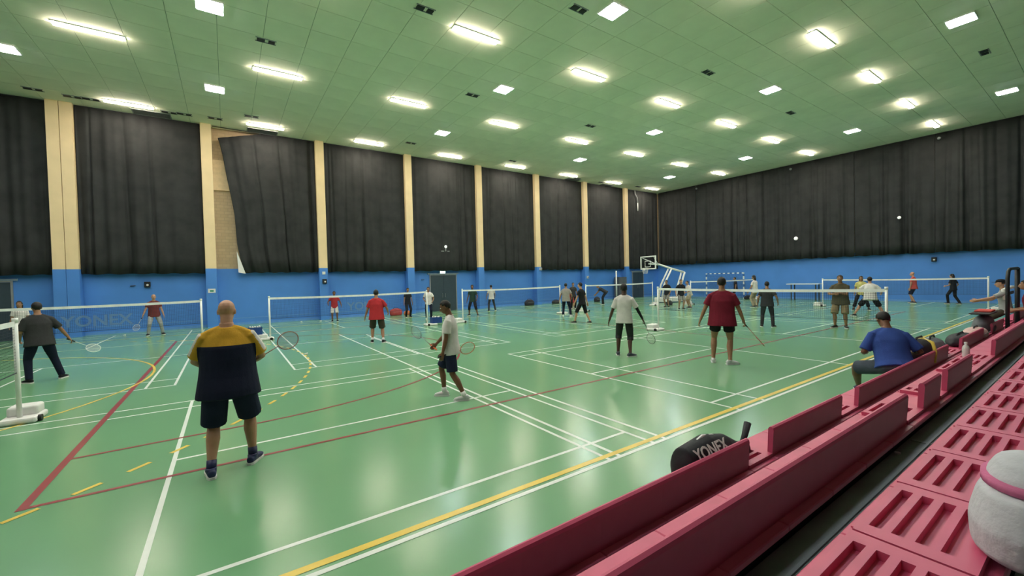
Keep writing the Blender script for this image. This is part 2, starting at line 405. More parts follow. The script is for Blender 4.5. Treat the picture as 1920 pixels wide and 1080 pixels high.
def bleacher(label, yf, zs, mods, x0, x1, zf, fy=None):
    """seat row; local y runs away from the court (so world y = yf - y)"""
    t = thing('bleacher_row', label, 'bench', (0, yf, zs), 0, 'bleacher rows')
    cache = {}
    for xa, xb, upright in mods:
        w = round(xb-xa, 3)
        if ('s', w) not in cache:
            for key, f, mm in ((('s', w), lambda: seat_mesh(w, .37), m_seat), (('d', w), lambda: slab_mesh(w), m_seat), (('u', w), lambda: up_mesh(w), m_seat)):
                bm = f()
                for v in bm.verts: v.co.y = -v.co.y
                bmesh.ops.recalc_face_normals(bm, faces=bm.faces)
                me = bpy.data.meshes.new('seat'); bm.to_mesh(me); bm.free(); me.materials.append(mm); cache[key] = me
        s = bpy.data.objects.new('seat', cache['s', w]); COL.objects.link(s); s.parent = t; s.location = (xa, 0, 0)
        b = bpy.data.objects.new('backrest', cache['u' if upright else 'd', w]); COL.objects.link(b); b.parent = s
    obj('riser', boxes((x0, x1, -.30, -.27, zf-zs, -.035)), m_dark, t)
    for k in range(int((x1-x0)/2.2)+1):
        x = x0+.1+k*2.2
        obj('bracket', boxes((x, x+.05, -.30, -.03, -.11, -.035), (x, x+.05, -.30, -.25, -.3, -.1)), m_dark, t)
    if fy: obj('footboard', boxes((x0, x1, fy[0]-yf, fy[1]-yf, zf-.06-zs, zf-zs)), m_foot, t)
    for r_ in (fy[2:] if fy else ()): obj('rib', boxes((x0, x1, r_-.008-yf, r_+.008-yf, zf-zs, zf+.01-zs)), m_grey, t)
    if fy:
        for k in range(int((x1-x0)/3.2)): obj('joint_strip', boxes((-1.9+k*3.2, -1.85+k*3.2, fy[0]+.02-yf, fy[1]-.02-yf, zf-zs, zf+.005-zs)), m_grey, t)
    return t
def steps(a, b, n, u): return [(a+(b-a)*k/n, a+(b-a)*(k+1)/n, u) for k in range(n)]
r1 = steps(-2.18, 3.35, 10, 1)+[(3.35, 3.75, 0)]+steps(3.75, 5.3, 3, 1)+[(5.3, 5.8, 0)]+steps(5.8, 10.15, 8, 1)+steps(10.15, 11.25, 2, 0)+steps(11.25, 13.45, 4, 1)+steps(13.45, 14.55, 2, 0)+steps(14.55, 16.2, 3, 1)+steps(16.2, 18.4, 4, 0)+steps(18.4, 26.1, 14, 1)
r2 = steps(-2.2, 4.45, 12, 1)+[(4.45, 4.95, 0), (4.95, 5.55, 1), (5.55, 5.82, 0)]+steps(5.82, 7.04, 2, 1)+steps(7.04, 8.65, 3, 0)+steps(8.65, 14.15, 10, 1)+steps(14.15, 17.45, 6, 1)+steps(17.45, 22.95, 10, 0)
r3 = [(1.77+.553*k, 1.77+.553*(k+1), 0) for k in range(-8, 20)]
bleacher('front bleacher bench of maroon-pink seats, lowest row beside the court', 1.97, .45, r1, -2.2, 26.1, 0)
bleacher('middle bleacher bench of maroon-pink seats with mixed raised and folded backrests', 1.277, .76, r2, -2.2, 22.9, .31, (.99, 1.68, 1.41))
bleacher('nearest bleacher bench with all slotted backrests folded flat', .558, 1.07, r3, -2.7, 12.8, .62, (.28, .96, .84, .73))
fb = thing('bleacher_deck', 'dark grey footboard behind the nearest bench, under the camera', 'platform', (0, 0, 0))
obj('footboard', boxes((-2.7, 12.8, -.75, .2, .87, .93)), m_foot, fb); obj('support', boxes((-2.6, 12.7, -.7, -.66, 0, .87)), m_dark, fb)

# ------------------------------------------------------------------ nets and posts
m_net = mat('dark_net_cord', (.03, .035, .06), .8)
m_tape = mat('white_net_tape', (.85, .85, .84), .6)
def text_mesh(s, size, ext=.001):
    c = bpy.data.curves.new('txt', 'FONT'); c.body = s; c.size = size; c.extrude = ext; c.resolution_u = 3; c.offset = .022*size
    o = bpy.data.objects.new('txt', c); COL.objects.link(o); dg = bpy.context.evaluated_depsgraph_get()
    me = bpy.data.meshes.new_from_object(o.evaluated_get(dg)); bpy.data.objects.remove(o); bpy.data.curves.remove(c)
    me.materials.clear(); return me
m_print = mat('pale_print', (.14, .25, .48), .7)
def net(a, b, label, zt=1.55, sag=.03, text=None):
    a, b = V(a), V(b); L = (b-a).length
    t = thing('badminton_net', label, 'net', (a.x, a.y, 0), math.atan2((b-a).y, (b-a).x), 'badminton nets')
    zz = lambda x: zt-sag*4*(x/L)*(1-x/L)
    n = 24; bm = B(); prev = None
    for i in range(n+1):
        x = L*i/n; q = [bm.verts.new((x, y, zz(x)+z)) for y, z in ((-.006, 0), (.006, 0), (.006, -.075), (-.006, -.075))]
        if prev:
            for k in range(4): bm.faces.new((prev[k], prev[(k+1) % 4], q[(k+1) % 4], q[k]))
        else: bm.faces.new(q[::-1])
        prev = q
    bm.faces.new(prev); bmesh.ops.recalc_face_normals(bm, faces=bm.faces)
    obj('tape', bm, m_tape, t)
    bm = B(); w = .0022; st = .045
    for i in range(int(L/st)+1):
        x = i*st; z1 = zz(x)-.07; bm.faces.new([bm.verts.new(p) for p in ((x-w, 0, z1-.70), (x+w, 0, z1-.70), (x+w, 0, z1), (x-w, 0, z1))])
    for j in range(17):
        for i in range(n):
            xa, xb = L*i/n, L*(i+1)/n; za, zb = zz(xa)-.07-j*.0437, zz(xb)-.07-j*.0437
            bm.faces.new([bm.verts.new(p) for p in ((xa, 0, za-w), (xb, 0, zb-w), (xb, 0, zb+w), (xa, 0, za+w))])
    obj('mesh', bm, m_net, t, kind='stuff')
    bm = B(); tube(bm, [(0, 0, zz(0)-.78), (L/2, 0, zz(L/2)-.78), (L, 0, zz(L)-.78)], .006, 6); obj('bottom_cord', bm, m_net, t)
    if text:
        me = text_mesh('YONEX', .46); o = obj('lettering', me, m_print, t); o.rotation_euler = (R(90), 0, 0); o.location = (text-.22, -.004, .9)
    return t
def post(x, y, rz, label, box_lab=None, wt=1):
    t = thing('net_post', label, 'post', (x, y, 0), rz, 'badminton net posts')
    bm = B(); tube(bm, [(0, 0, .03), (0, 0, 1.56)], .03, 12); obj('pole', bm, m_wmet, t, True)
    bm = B(); tube(bm, [(0, 0, 1.53), (0, 0, 1.60)], .035, 12); obj('cap', bm, m_wmet, t, True)
    obj('base', bevel(boxes((-.42, .12, -.2, .2, 0, .09)), .03, 2), m_wpl, t)
    if wt: obj('weight', bevel(boxes((-.40, -.09, -.17, .17, .07, .23)), .04, 3), m_wpl, t)
    w = B(); tube(w, [(.02, -.2, .05), (.02, -.24, .05)], .05, 12); tube(w, [(.02, .2, .05), (.02, .24, .05)], .05, 12); obj('wheel', w, m_black, t)
    return t
NA = 17.62
nets_a = [(-6.9, -.75, 'leftmost net by the pillars', 3.05), (1.25, 7.4, 'second net by the pillars', 2.95), (9.2, 15.3, 'third net by the pillars', None), (17.3, 23.45, 'fourth net by the pillars', None)]
for a, b, lab, tx in nets_a:
    net((a, NA, 0), (b, NA, 0), 'badminton net with white tape, '+lab, text=tx)
    post(a, NA, 0 if a > 0 else 0, 'white net post at the left end of the '+lab, wt=1)
    post(b, NA, math.pi, 'white net post at the right end of the '+lab, wt=b > 20)
net((25.6, 16.2, 0), (33.2, 15.7, 0), 'badminton net with white tape behind the basketball stand, farthest of the row')
post(25.6, 16.2, 0, 'white net post at the near end of the farthest net'); post(33.2, 15.7, math.pi, 'white net post at the far end of the farthest net')
rb = [(-2.66, 9.42, 3.3, 'net cut by the left edge of the photo', 'white net post with big white base at the left edge'), (12.85, 9.42, 3.1, 'middle net of the bench-side row', 'white net post with white base right of the man with the black sleeve'), (28.2, 9.6, 3.3, 'farthest net of the bench-side row', 'white net post with white base, far end of the row')]
for x, ya, yb, lab, lp in rb:
    net((x, ya, 0), (x, yb, 0), 'badminton net with white tape, '+lab)
    post(x, ya, R(-90), lp)
    post(x, yb, R(90), 'white post at the bench end, '+lab)

# ------------------------------------------------------------------ people
SKIN = {'light': mat('skin_light', (.50, .27, .17), .5, .06, 14), 'tan': mat('skin_tan', (.34, .17, .095), .5, .06, 14), 'brown': mat('skin_brown', (.19, .085, .045), .5, .06, 14), 'dark': mat('skin_dark', (.075, .035, .022), .5, .06, 14)}
m_hair = mat('black_hair', (.012, .010, .009), .6, .3, 40, .3, 120); m_eye = mat('eye_white', (.75, .73, .7), .3, 0); m_iris = mat('dark_iris', (.02, .012, .008), .2, 0)
m_lip = mat('lip', (.25, .09, .075), .5, .05); m_sole = mat('white_rubber_sole', (.7, .7, .68), .6, .05)
def ik(a, b, l1, l2, pole):
    d = b-a; L = min(d.length, (l1+l2)*.998); u = d.normalized()
    x = (l1*l1-l2*l2+L*L)/(2*L); h = math.sqrt(max(l1*l1-x*x, 0))
    n = pole-u*pole.dot(u)
    n = n.normalized() if n.length > 1e-5 else V((0, 1, 0))
    return a+u*x+n*h, a+u*L
def hand(bm, wr, d, n, th, s, curl, side):
    """wr wrist, d pointing direction, n palm normal, th thumb side"""
    d = d.normalized(); th = (th-d*th.dot(d)).normalized(); n = d.cross(th)*(1 if n.dot(d.cross(th)) > 0 else -1)
    loft(bm, [(wr+d*s*z, th, n, s*a, s*b) for z, a, b in ((-.03, .025, .02), (0, .028, .02), (.03, .037, .018), (.07, .043, .016), (.092, .04, .012))], 12)
    for k, (off, ln) in enumerate(((.031, .072), (.0105, .082), (-.0105, .076), (-.031, .058))):
        p = wr+d*s*.075+th*s*off; pts = [p]; ang = .15
        dd = d
        for q, f in enumerate((.45, .3, .25)):
            p = p+(d*math.cos(ang)+n*math.sin(ang))*s*(ln+(.02 if q == 0 else 0))*f*1.05; pts.append(p); ang += curl
        limb(bm, pts, [s*.0095, s*.0092, s*.0085, s*.0072], 8)
    a = wr+d*s*.02+th*s*.024; c = curl*.5
    e1 = (th*.75+d*.65+n*.25*c).normalized(); e2 = (th*.25+d*.8+n*(.3+.5*c)).normalized()
    limb(bm, [a, a+e1*s*.042, a+e1*s*.042+e2*s*.035, a+e1*s*.042+e2*s*.035+(e2+n*.3).normalized()*s*.022], [s*.0125, s*.011, s*.0095, s*.0075], 8)
HANDS = {}
def person(label, x, y, face, height, o, z=0, group=None):
    """o: outfit and pose; face = world azimuth in degrees the hips face. Local frame: x right, y forward."""
    s = height/1.75; g = o.get('girth', 0); bw = o.get('build', 1.0); vx = o.get('vox', .014)
    root = thing('person', label, 'person', (x, y, z), R(face-90), group)
    lean, side = R(o.get('lean', 3)), R(o.get('side', 0)); tw = R(o.get('twist', 0))
    hz = o.get('hip', .925*s-o.get('crouch', 0)*s); hip = V((o.get('hx', 0), o.get('hy', 0), hz))
    u = V((math.sin(side), math.sin(lean), math.cos(lean)*math.cos(side))).normalized()
    rx = V((math.cos(tw), math.sin(tw), 0)); rx = (rx-u*rx.dot(u)).normalized(); f = u.cross(rx)
    P = lambda t, fy=0, xx=0: hip+u*t*1.05*s+f*fy*s+rx*xx*s
    X = V((1, 0, 0)); Yv = V((0, 1, 0)); Z = V((0, 0, 1))
    # legs
    feet = o.get('feet', [(-.12, .02, -10), (.12, 0, 10)]); legs = []
    for k, (fx, fy, fyaw) in enumerate(feet[:2]):
        sd = -1 if k == 0 else 1
        hj = hip+V((math.cos(tw*.5), math.sin(tw*.5), 0))*(sd*.092*s*bw)+Z*(-.03*s)
        an = V((fx, fy, .09*s+o.get('lift', (0, 0))[k]))
        kn, an = ik(hj, an, .44*s, .425*s, V((sd*o.get('kneeout', .12), 1, .0)))
        fd = V((-math.sin(R(-fyaw)), math.cos(R(fyaw)), 0)); fd = V((math.sin(R(fyaw)), math.cos(R(fyaw)), 0))
        legs.append((hj, kn, an, fd))
    # arms
    arms = []
    for k in (0, 1):
        sd = -1 if k == 0 else 1
        sh = P(.428, -.005, sd*.168*bw)
        ta = o.get('hands', [None, None])[k]
        ta = V(ta)*1.0 if ta else V((sd*(.27+g*.9)*bw, .06+hip.y+f.z*0, hz-.10*s))+f*0
        if not o.get('hands', [None, None])[k]: ta = ta+V((u.x, u.y, 0))*.3*s
        el, wr = ik(sh, ta, .29*s, .25*s, V((sd*o.get('elbowout', .5), -1, -.25)))
        arms.append((sh, el, wr, (wr-el).normalized()))
    # body: trunk and limbs as one skin
    bm = B()
    loft(bm, [(P(t, fy), rx, f, s*a*bw, s*b) for t, fy, a, b in ((-.10, 0, .11, .08), (-.05, 0, .155, .105), (.02, 0, .165, .112), (.10, g*.3, .152+.4*g, .108+g*.7), (.20, g*.35, .148+.5*g, .105+g*.8), (.32, g*.15, .162+.3*g, .112+.4*g), (.42, 0, .165, .10), (.475, -.01, .12, .075), (.515, -.008, .058, .055), (.56, .0, .053, .055))], 20)
    for hj, kn, an, fd in legs:
        cal = kn+(an-kn)*.33; back = -V((fd.x, fd.y, 0))*.012*s
        mid = (hj+kn)/2
        fr = o.get('leg', .9); th_ = .82 if fr > .95 else 1; sn_ = .8 if fr >= 1.99 else 1; kn_ = .82 if fr > 1.05 else 1
        limb(bm, [hj, mid, kn, cal+back, an+(kn-an)*.15, an], [s*(.088+.25*g)*.9, s*(.074+.2*g)*th_, s*.054*kn_, s*(.056+.08*g)*sn_, s*.038, s*.037])
        limb(bm, [an-fd*.04*s-Z*.045*s, an+fd*.06*s-Z*.05*s, an+fd*.14*s-Z*.062*s], [s*.036, s*.036, s*.024], 10)
    for k, (sh, el, wr, d) in enumerate(arms):
        limb(bm, [P(.52, -.012, (2*k-1)*.035), P(.478, -.012, (2*k-1)*.10*bw), sh], [.028*s, .028*s, .036*s], 10)
        limb(bm, [sh, sh+(el-sh)*.45, el, el+(wr-el)*.3, wr], [s*.042, s*(.044+.1*g), s*.037, s*.038, s*.026])
    body = remesh(bm, vx)
    # head and neck, finer
    hp, hy = R(o.get('hpitch', 0)), R(o.get('hyaw', 0))
    nb = P(.50, 0); hf = V((math.sin(-hy+0)*-1*-1, 0, 0))
    ff = (Matrix.Rotation(hy, 3, 'Z') @ V((-math.sin(tw), math.cos(tw), 0)))
    hr = V((ff.y, -ff.x, 0)).normalized(); hf = (ff*math.cos(hp)-Z*math.sin(hp)).normalized(); hu = hr.cross(hf)
    hc = nb+u*.060*s+Z*.045*s+hu*.03*s+hf*.02*s+ff*.015*s
    hc = hc+(hu*.045*s)
    ax = (hr, hf, hu); Hd = lambda a, b, c: hc+hr*a*s+hf*b*s+hu*c*s
    bm = B()
    ball(bm, Hd(0, -.008, .028), (.074*s, .092*s, .088*s), ax, 18)
    loft(bm, [(Hd(0, .030, -.105), hr, hf, .022*s, .022*s), (Hd(0, .028, -.092), hr, hf, .046*s, .050*s), (Hd(0, .022, -.05), hr, hf, .060*s, .067*s), (Hd(0, .012, 0), hr, hf, .068*s, .080*s), (Hd(0, .0, .05), hr, hf, .066*s, .080*s)], 18)
    tube(bm, [P(.47, -.005), (P(.50, 0)+Hd(0, -.02, -.06))/2, Hd(0, -.015, -.045), Hd(0, -.01, 0)], [.062*s, .055*s, .053*s, .05*s], 14)
    limb(bm, [Hd(0, .093, .012), Hd(0, .103, -.012), Hd(0, .108, -.028)], [.009*s, .011*s, .014*s], 8)
    for sd in (-1, 1):
        ball(bm, Hd(sd*.074, -.008, -.008), (.010*s, .019*s, .031*s), ax, 10)
        ball(bm, Hd(sd*.031, .086, .030), (.022*s, .010*s, .007*s), ax, 8)
        ball(bm, Hd(sd*.012, .100, -.028), (.009*s, .009*s, .008*s), ax, 8)
    ball(bm, Hd(0, .082, -.055), (.024*s, .013*s, .012*s), ax, 10)
    head = remesh(bm, vx*.62, 1)
    hs = []
    for k, (sh, el, wr, d) in enumerate(arms):
        sd = -1 if k == 0 else 1
        bm = B(); n = V((-sd, 0, 0)); th = V((0, 1, .35)) if abs(d.z) > .5 else V((-sd*.3, .2, 1))
        hd = (d*1.0+V(o.get('handdir', (0, 0, 0)))).normalized()
        curl = o.get('curl', (.45, .45))[k]
        hand(bm, wr, hd, n, th, s*1.0, curl, sd)
        tube(bm, [wr-d*.05*s, wr+hd*.02*s], [.027*s, .025*s], 10)
        hs.append(remesh(bm, max(.0058, vx*.5), 1))
    skin = SKIN[o.get('skin', 'tan')]
    bmo = join(body, head, *hs)
    sl = o.get('arm_sleeve')
    mats = [skin, cloth('black_sleeve', (.012, .012, .014))]
    if sl:
        for k in sl:
            sh, el, wr, d = arms[k]
            for fc in bmo.faces:
                c = fc.calc_center_median()
                for a, b in ((sh, el), (el, wr)):
                    q = b-a; t = (c-a).dot(q)/q.length_squared
                    if 0.0 < t <= 1.0 and (c-a-q*t).length < .065*s: fc.material_index = 1
    obj('body', bmo, mats if sl else skin, root, True)
    # face
    e = B(); ee = B(); br = B()
    for sd in (-1, 1):
        ball(e, Hd(sd*.031, .081, .012), (.0135*s, .010*s, .0085*s), ax, 10, 0)
        ball(e, Hd(sd*.031, .0895, .012), (.006*s, .0035*s, .0062*s), ax, 8, 1)
        limb(br, [Hd(sd*.014, .098, .036), Hd(sd*.032, .096, .041), Hd(sd*.050, .084, .036)], [.004*s, .005*s, .003*s], 6)
    obj('eyes', e, [m_eye, m_iris], root, True); obj('eyebrows', br, m_hair, root, True)
    limb(ee, [Hd(-.022, .088, -.056), Hd(0, .095, -.054), Hd(.022, .088, -.056)], [.004*s, .0065*s, .004*s], 8); obj('mouth', ee, m_lip, root, True)
    # hair
    hs_ = o.get('hair', 'short')
    if hs_ != 'bald':
        bm = B(); sk = (.082*s, .100*s, .099*s) if hs_ != 'cap' else (.082*s, .100*s, .1*s); cc = Hd(0, -.010, .028); n1, n2 = 24, 14; g2 = {}
        for j in range(n2+1):
            t = -math.pi/2*.82+(math.pi/2*1.82-.01)*j/n2
            for i in range(n1):
                a = 2*math.pi*i/n1; q = V((math.cos(t)*math.cos(a), math.cos(t)*math.sin(a), math.sin(t)))
                jit = 1+.03*math.sin(i*5.1+j*3.3)
                g2[j, i] = (bm.verts.new(cc+hr*q.x*sk[0]*jit+hf*q.y*sk[1]*jit+hu*q.z*sk[2]*jit), q)
        lo = {'short': -.74, 'long': -.9, 'cap': -.35}[hs_]
        for j in range(n2):
            for i in range(n1):
                q = (g2[j, i][1]+g2[j+1, (i+1) % n1][1])/2
                if q.y > .45: keep = q.z > .62-.1*q.y
                elif q.y > -.05: keep = q.z > -.0+.35*q.y if hs_ != 'long' else q.z > -.3
                else: keep = q.z > max(lo, -.25+.9*q.y) if hs_ != 'long' else q.z > lo
                if keep: bm.faces.new((g2[j, i][0], g2[j, (i+1) % n1][0], g2[j+1, (i+1) % n1][0], g2[j+1, i][0]))
        for v in [v for v in bm.verts if not v.link_faces]: bm.verts.remove(v)
        bmesh.ops.recalc_face_normals(bm, faces=bm.faces)
        bmesh.ops.solidify(bm, geom=list(bm.faces), thickness=.012*s)
        if hs_ == 'long':
            b2 = B(); loft(b2, [(Hd(0, -.05, .03), hr, hf, .08*s, .06*s), (Hd(0, -.07, -.06), hr, hf, .085*s, .05*s), (Hd(0, -.085, -.15), hr, hf, .075*s, .035*s), (Hd(0, -.085, -.21), hr, hf, .04*s, .02*s)], 14); join(bm, b2)
        obj('hair', bm, o.get('hairmat', m_hair), root, True)
    if hs_ == 'cap':
        bm = B()
        loft(bm, [(Hd(0, -.008, c), hr, hf, a*s, b*s) for c, a, b in ((.045, .083, .100), (.075, .083, .100), (.105, .070, .085), (.125, .045, .055), (.132, .012, .015))], 18)
        loft(bm, [(Hd(0, .085, .05), hr, hf, .062*s, .03*s), (Hd(0, .115, .048), hr, hf, .066*s, .055*s), (Hd(0, .115, .042), hr, hf, .066*s, .055*s)], 16)
        obj('cap', remesh(bm, .007, 1), cloth('black_cap', (.013, .013, .016)), root, True, label='dark peaked cap')
    # shirt
    hem = o.get('hem', -.13); ls = o.get('sleeve', .62)
    bm = B()
    loft(bm, [(P(t, fy), rx, f, s*a*bw, s*b) for t, fy, a, b in ((hem, .006, .204+.55*g, .160+.85*g), (hem*.5, .004, .196+.52*g, .150+.85*g), (.04, g*.2, .182+.5*g, .132+.8*g), (.12, g*.32, .174+.5*g, .125+.85*g), (.21, g*.33, .170+.5*g, .122+.85*g), (.32, g*.15, .180+.35*g, .128+.45*g), (.40, 0, .180+.1*g, .117), (.445, -.006, .155, .098), (.485, -.008, .100, .080), (.515, -.006, .070, .067))], 24)
    for k, (sh, el, wr, d) in enumerate(arms):
        limb(bm, [P(.497, -.01, (2*k-1)*.05), P(.468, -.01, (2*k-1)*.11*bw), sh], [.045*s, .047*s, .05*s], 12); a = sh+(P(.40)-sh)*.25
        if ls <= 1: e1 = sh+(el-sh)*ls; tube(bm, [a, sh, sh+(e1-sh)*.5, e1], [.058*s, .063*s, (.064+.1*g)*s, (.070+.1*g)*s], 16)
        else: tube(bm, [a, sh, el, wr-d*.01], [.064*s, .066*s, .052*s, .04*s], 16)
    sb = remesh(bm, vx*.95)
    sm = o['shirt']; sm = list(sm) if isinstance(sm, (list, tuple)) else [sm]
    if o.get('split') is not None:      # lower half of the shirt in another colour, cut along a clean seam
        c0 = P(o['split']); bmesh.ops.bisect_plane(sb, geom=list(sb.verts)+list(sb.edges)+list(sb.faces), plane_co=c0, plane_no=u)
        for fc in sb.faces:
            c = fc.calc_center_median()-c0
            torso = abs((fc.calc_center_median()-hip).dot(rx)) < (.181+.42*g)*s*bw
            q0 = fc.calc_center_median(); near_arm = min((q0-a_[0]-(a_[1]-a_[0])*max(0, min(1, (q0-a_[0]).dot(a_[1]-a_[0])/(a_[1]-a_[0]).length_squared))).length for a_ in arms) < .088*s
            torso = torso or (c.dot(u) < -.12*s and not near_arm)
            if c.dot(u) < 0 and torso: fc.material_index = 1
        if len(sm) > 2:
            for k in (0, 1):
                sh, el, wr, d = arms[k]; q = el-sh; outw = rx*(1 if k else -1)-f*.2; outw = (outw-q*outw.dot(q)/q.length_squared).normalized()
                for fc in sb.faces:
                    c = fc.calc_center_median(); t = (c-sh).dot(q)/q.length_squared; r = c-sh-q*t
                    if -.12 < t < .72 and .03*s < r.length < .12*s and r.normalized().dot(outw) > .86: fc.material_index = 2
    obj('shirt', sb, sm, root, True)
    if o.get('collar'):
        bm = B(); tube(bm, [P(.512, -.004)+rx*.066*s*math.cos(a)+f*.064*s*math.sin(a)-u*.010*s*math.sin(a) for a in [math.pi/2+.2+(2*math.pi-.4)*i/18 for i in range(19)]], .011*s, 8); obj('collar', bm, o['collar'], root, True)
    # shorts or trousers
    fr = o.get('leg', .9); bm = B(); sit = o.get('sit')
    loft(bm, [(P(t, 0), rx, f, s*a*bw, s*b) for t, a, b in ((-.105, .14, .10), (-.07, .172+.3*g, .122+.4*g), (0, .178+.4*g, .130+.6*g), (.06, .152+.40*g, .106+.7*g))], 22)
    for hj, kn, an, fd in legs:
        if fr <= 1: e1 = hj+(kn-hj)*fr; tube(bm, [hj+Z*.02*s if not sit else hj, hj+(e1-hj)*.45, e1], [(.086+.24*g)*s, (.094+.26*g)*s, (.095+.22*g)*s], 18)
        elif fr < 1.99: e1 = kn+(an-kn)*(fr-1); tube(bm, [hj, hj+(kn-hj)*.5, kn, e1], [(.088+.25*g)*s, (.090+.24*g)*s, .076*s, .076*s], 18)
        else: tube(bm, [hj, hj+(kn-hj)*.5, kn, kn+(an-kn)*.35, an-Z*.01], [(.087+.25*g)*s, (.086+.22*g)*s, .072*s, .066*s, .060*s], 18)
    obj('trousers' if fr >= 1.99 else 'shorts', remesh(bm, vx*.95), o['pants'], root, True)
    # shoes
    for hj, kn, an, fd in legs:
        bm = B(); b0 = V((an.x, an.y, an.z-.09*s)); sx = V((fd.y, -fd.x, 0))
        rg = [(b0+fd*t*s+Z*zc*s, sx, Z, a*s, b*s) for t, zc, a, b in ((-.082, .048, .018, .022), (-.072, .048, .034, .038), (-.03, .052, .040, .046), (.035, .050, .043, .043), (.10, .040, .049, .034), (.150, .034, .044, .026), (.185, .028, .026, .016))]
        loft(bm, rg, 16); tube(bm, [b0+Z*.05*s-fd*.012*s, b0+Z*.098*s-fd*.012*s], [.044*s, .046*s], 14)
        sh_ = obj('shoe', remesh(bm, .0085, 2), o.get('shoe', m_black), root, True)
        bm = B(); out = [(-.088, .02), (-.07, .036), (-.03, .042), (.035, .044), (.10, .052), (.155, .046), (.192, .022)]
        top = [b0+fd*t*s+sx*w*s for t, w in out]+[b0+fd*t*s-sx*w*s for t, w in reversed(out)]
        f1 = [bm.verts.new(p+Z*.0005) for p in top]; f2 = [bm.verts.new(p+Z*.024*s) for p in top]; n = len(top)
        bm.faces.new(f1); bm.faces.new(f2[::-1])
        for k in range(n): bm.faces.new((f1[k], f1[(k+1) % n], f2[(k+1) % n], f2[k]))
        bmesh.ops.recalc_face_normals(bm, faces=bm.faces); obj('sole', bm, o.get('sole', m_sole), sh_)
        if o.get('sock'):
            bm = B(); tube(bm, [an-Z*.02*s, an+(kn-an).normalized()*.075*s], [.043*s, .044*s], 14); obj('sock', bm, o['sock'], root, True)
    rot = Matrix.Rotation(R(face-90), 3, 'Z'); loc = V((x, y, z))
    return {'root': root, 'hand': [loc+rot @ (a[2]+a[3]*.085*s) for a in arms], 'dir': [rot @ a[3] for a in arms], 'rot': rot, 's': s}

# ------------------------------------------------------------------ rackets
def racket(label, pos, d, nrm, frame_m, string_m=None, grip_m=None, shaft_m=None):
    """pos = middle of the grip, d = towards the head, nrm = normal of the strings"""
    d = V(d).normalized(); nrm = V(nrm); nrm = (nrm-d*nrm.dot(d)).normalized(); sx = nrm.cross(d)
    t = thing('badminton_racket', label, 'racket', (0, 0, 0), 0, 'rackets in hands')
    t.matrix_world = Matrix((sx, nrm, d)).transposed().to_4x4(); t.location = V(pos)
    bm = B(); tube(bm, [(0, 0, -.085), (0, 0, -.08), (0, 0, .085)], [.017, .0145, .0125], 8); obj('grip', bm, grip_m or m_black, t, True)
    bm = B(); tube(bm, [(0, 0, .08), (0, 0, .325)], [.007, .0042], 8); obj('shaft', bm, shaft_m or frame_m, t, True)
    bm = B(); pts = [(.105*math.sin(2*math.pi*i/28), 0, .455-.132*math.cos(2*math.pi*i/28)) for i in range(29)]; tube(bm, pts, .0058, 6); obj('frame', bm, frame_m, t, True)
    bm = B(); w = .0008
    for k in range(-9, 10):
        xx = k*.0105; hh = .128*math.sqrt(max(0, 1-(xx/.102)**2)); bm.faces.new([bm.verts.new(p) for p in ((xx-w, 0, .455-hh), (xx+w, 0, .455-hh), (xx+w, 0, .455+hh), (xx-w, 0, .455+hh))])
    for k in range(-11, 12):
        zz = k*.0112; hh = .102*math.sqrt(max(0, 1-(zz/.128)**2)); bm.faces.new([bm.verts.new(p) for p in ((-hh, 0, .455+zz-w), (hh, 0, .455+zz-w), (hh, 0, .455+zz+w), (-hh, 0, .455+zz+w))])
    obj('strings', bm, string_m or m_wpl, t, kind='stuff')
    return t

def away(x, y, off=0): return math.degrees(math.atan2(y, x))+off
c_ = cloth
yel_, navy, navyl = c_('mustard', (.60, .33, .035)), c_('navy', (.010, .013, .032)), c_('navy_shorts', (.014, .018, .045))
white, grey, dgrey, blk = c_('white', (.68, .64, .62)), c_('grey', (.28, .26, .24)), c_('charcoal', (.035, .035, .037)), c_('black', (.013, .013, .016))
red, maroon, dred = c_('red', (.42, .028, .035)), c_('maroon', (.17, .012, .028)), c_('brick', (.16, .035, .035))
olive, khaki, dolive = c_('olive', (.085, .075, .045)), c_('khaki', (.26, .20, .11)), c_('dark_olive', (.06, .052, .038))
coral, beige, teal, blue_ = c_('coral', (.62, .10, .085)), c_('beige', (.42, .35, .24)), c_('dark_green', (.02, .05, .035)), c_('royal_blue', (.035, .075, .30))
lgrey = c_('light_grey', (.36, .37, .38)); navysh = mat('navy_shoe', (.02, .025, .09), .5, .1); whsh = mat('white_shoe', (.6, .59, .6), .5, .05); gysh = mat('grey_shoe', (.25, .25, .27), .5)
m_rw = mat('white_racket', (.75, .75, .73), .35, 0); m_ro = mat('orange_racket', (.65, .12, .03), .35, 0); m_rr = mat('red_racket', (.45, .05, .04), .35, 0); m_rd = mat('dark_racket', (.03, .03, .035), .35, 0); m_rbr = mat('brown_red_racket', (.3, .09, .07), .35, 0)
m_st = mat('pale_string', (.6, .62, .55), .6, 0)

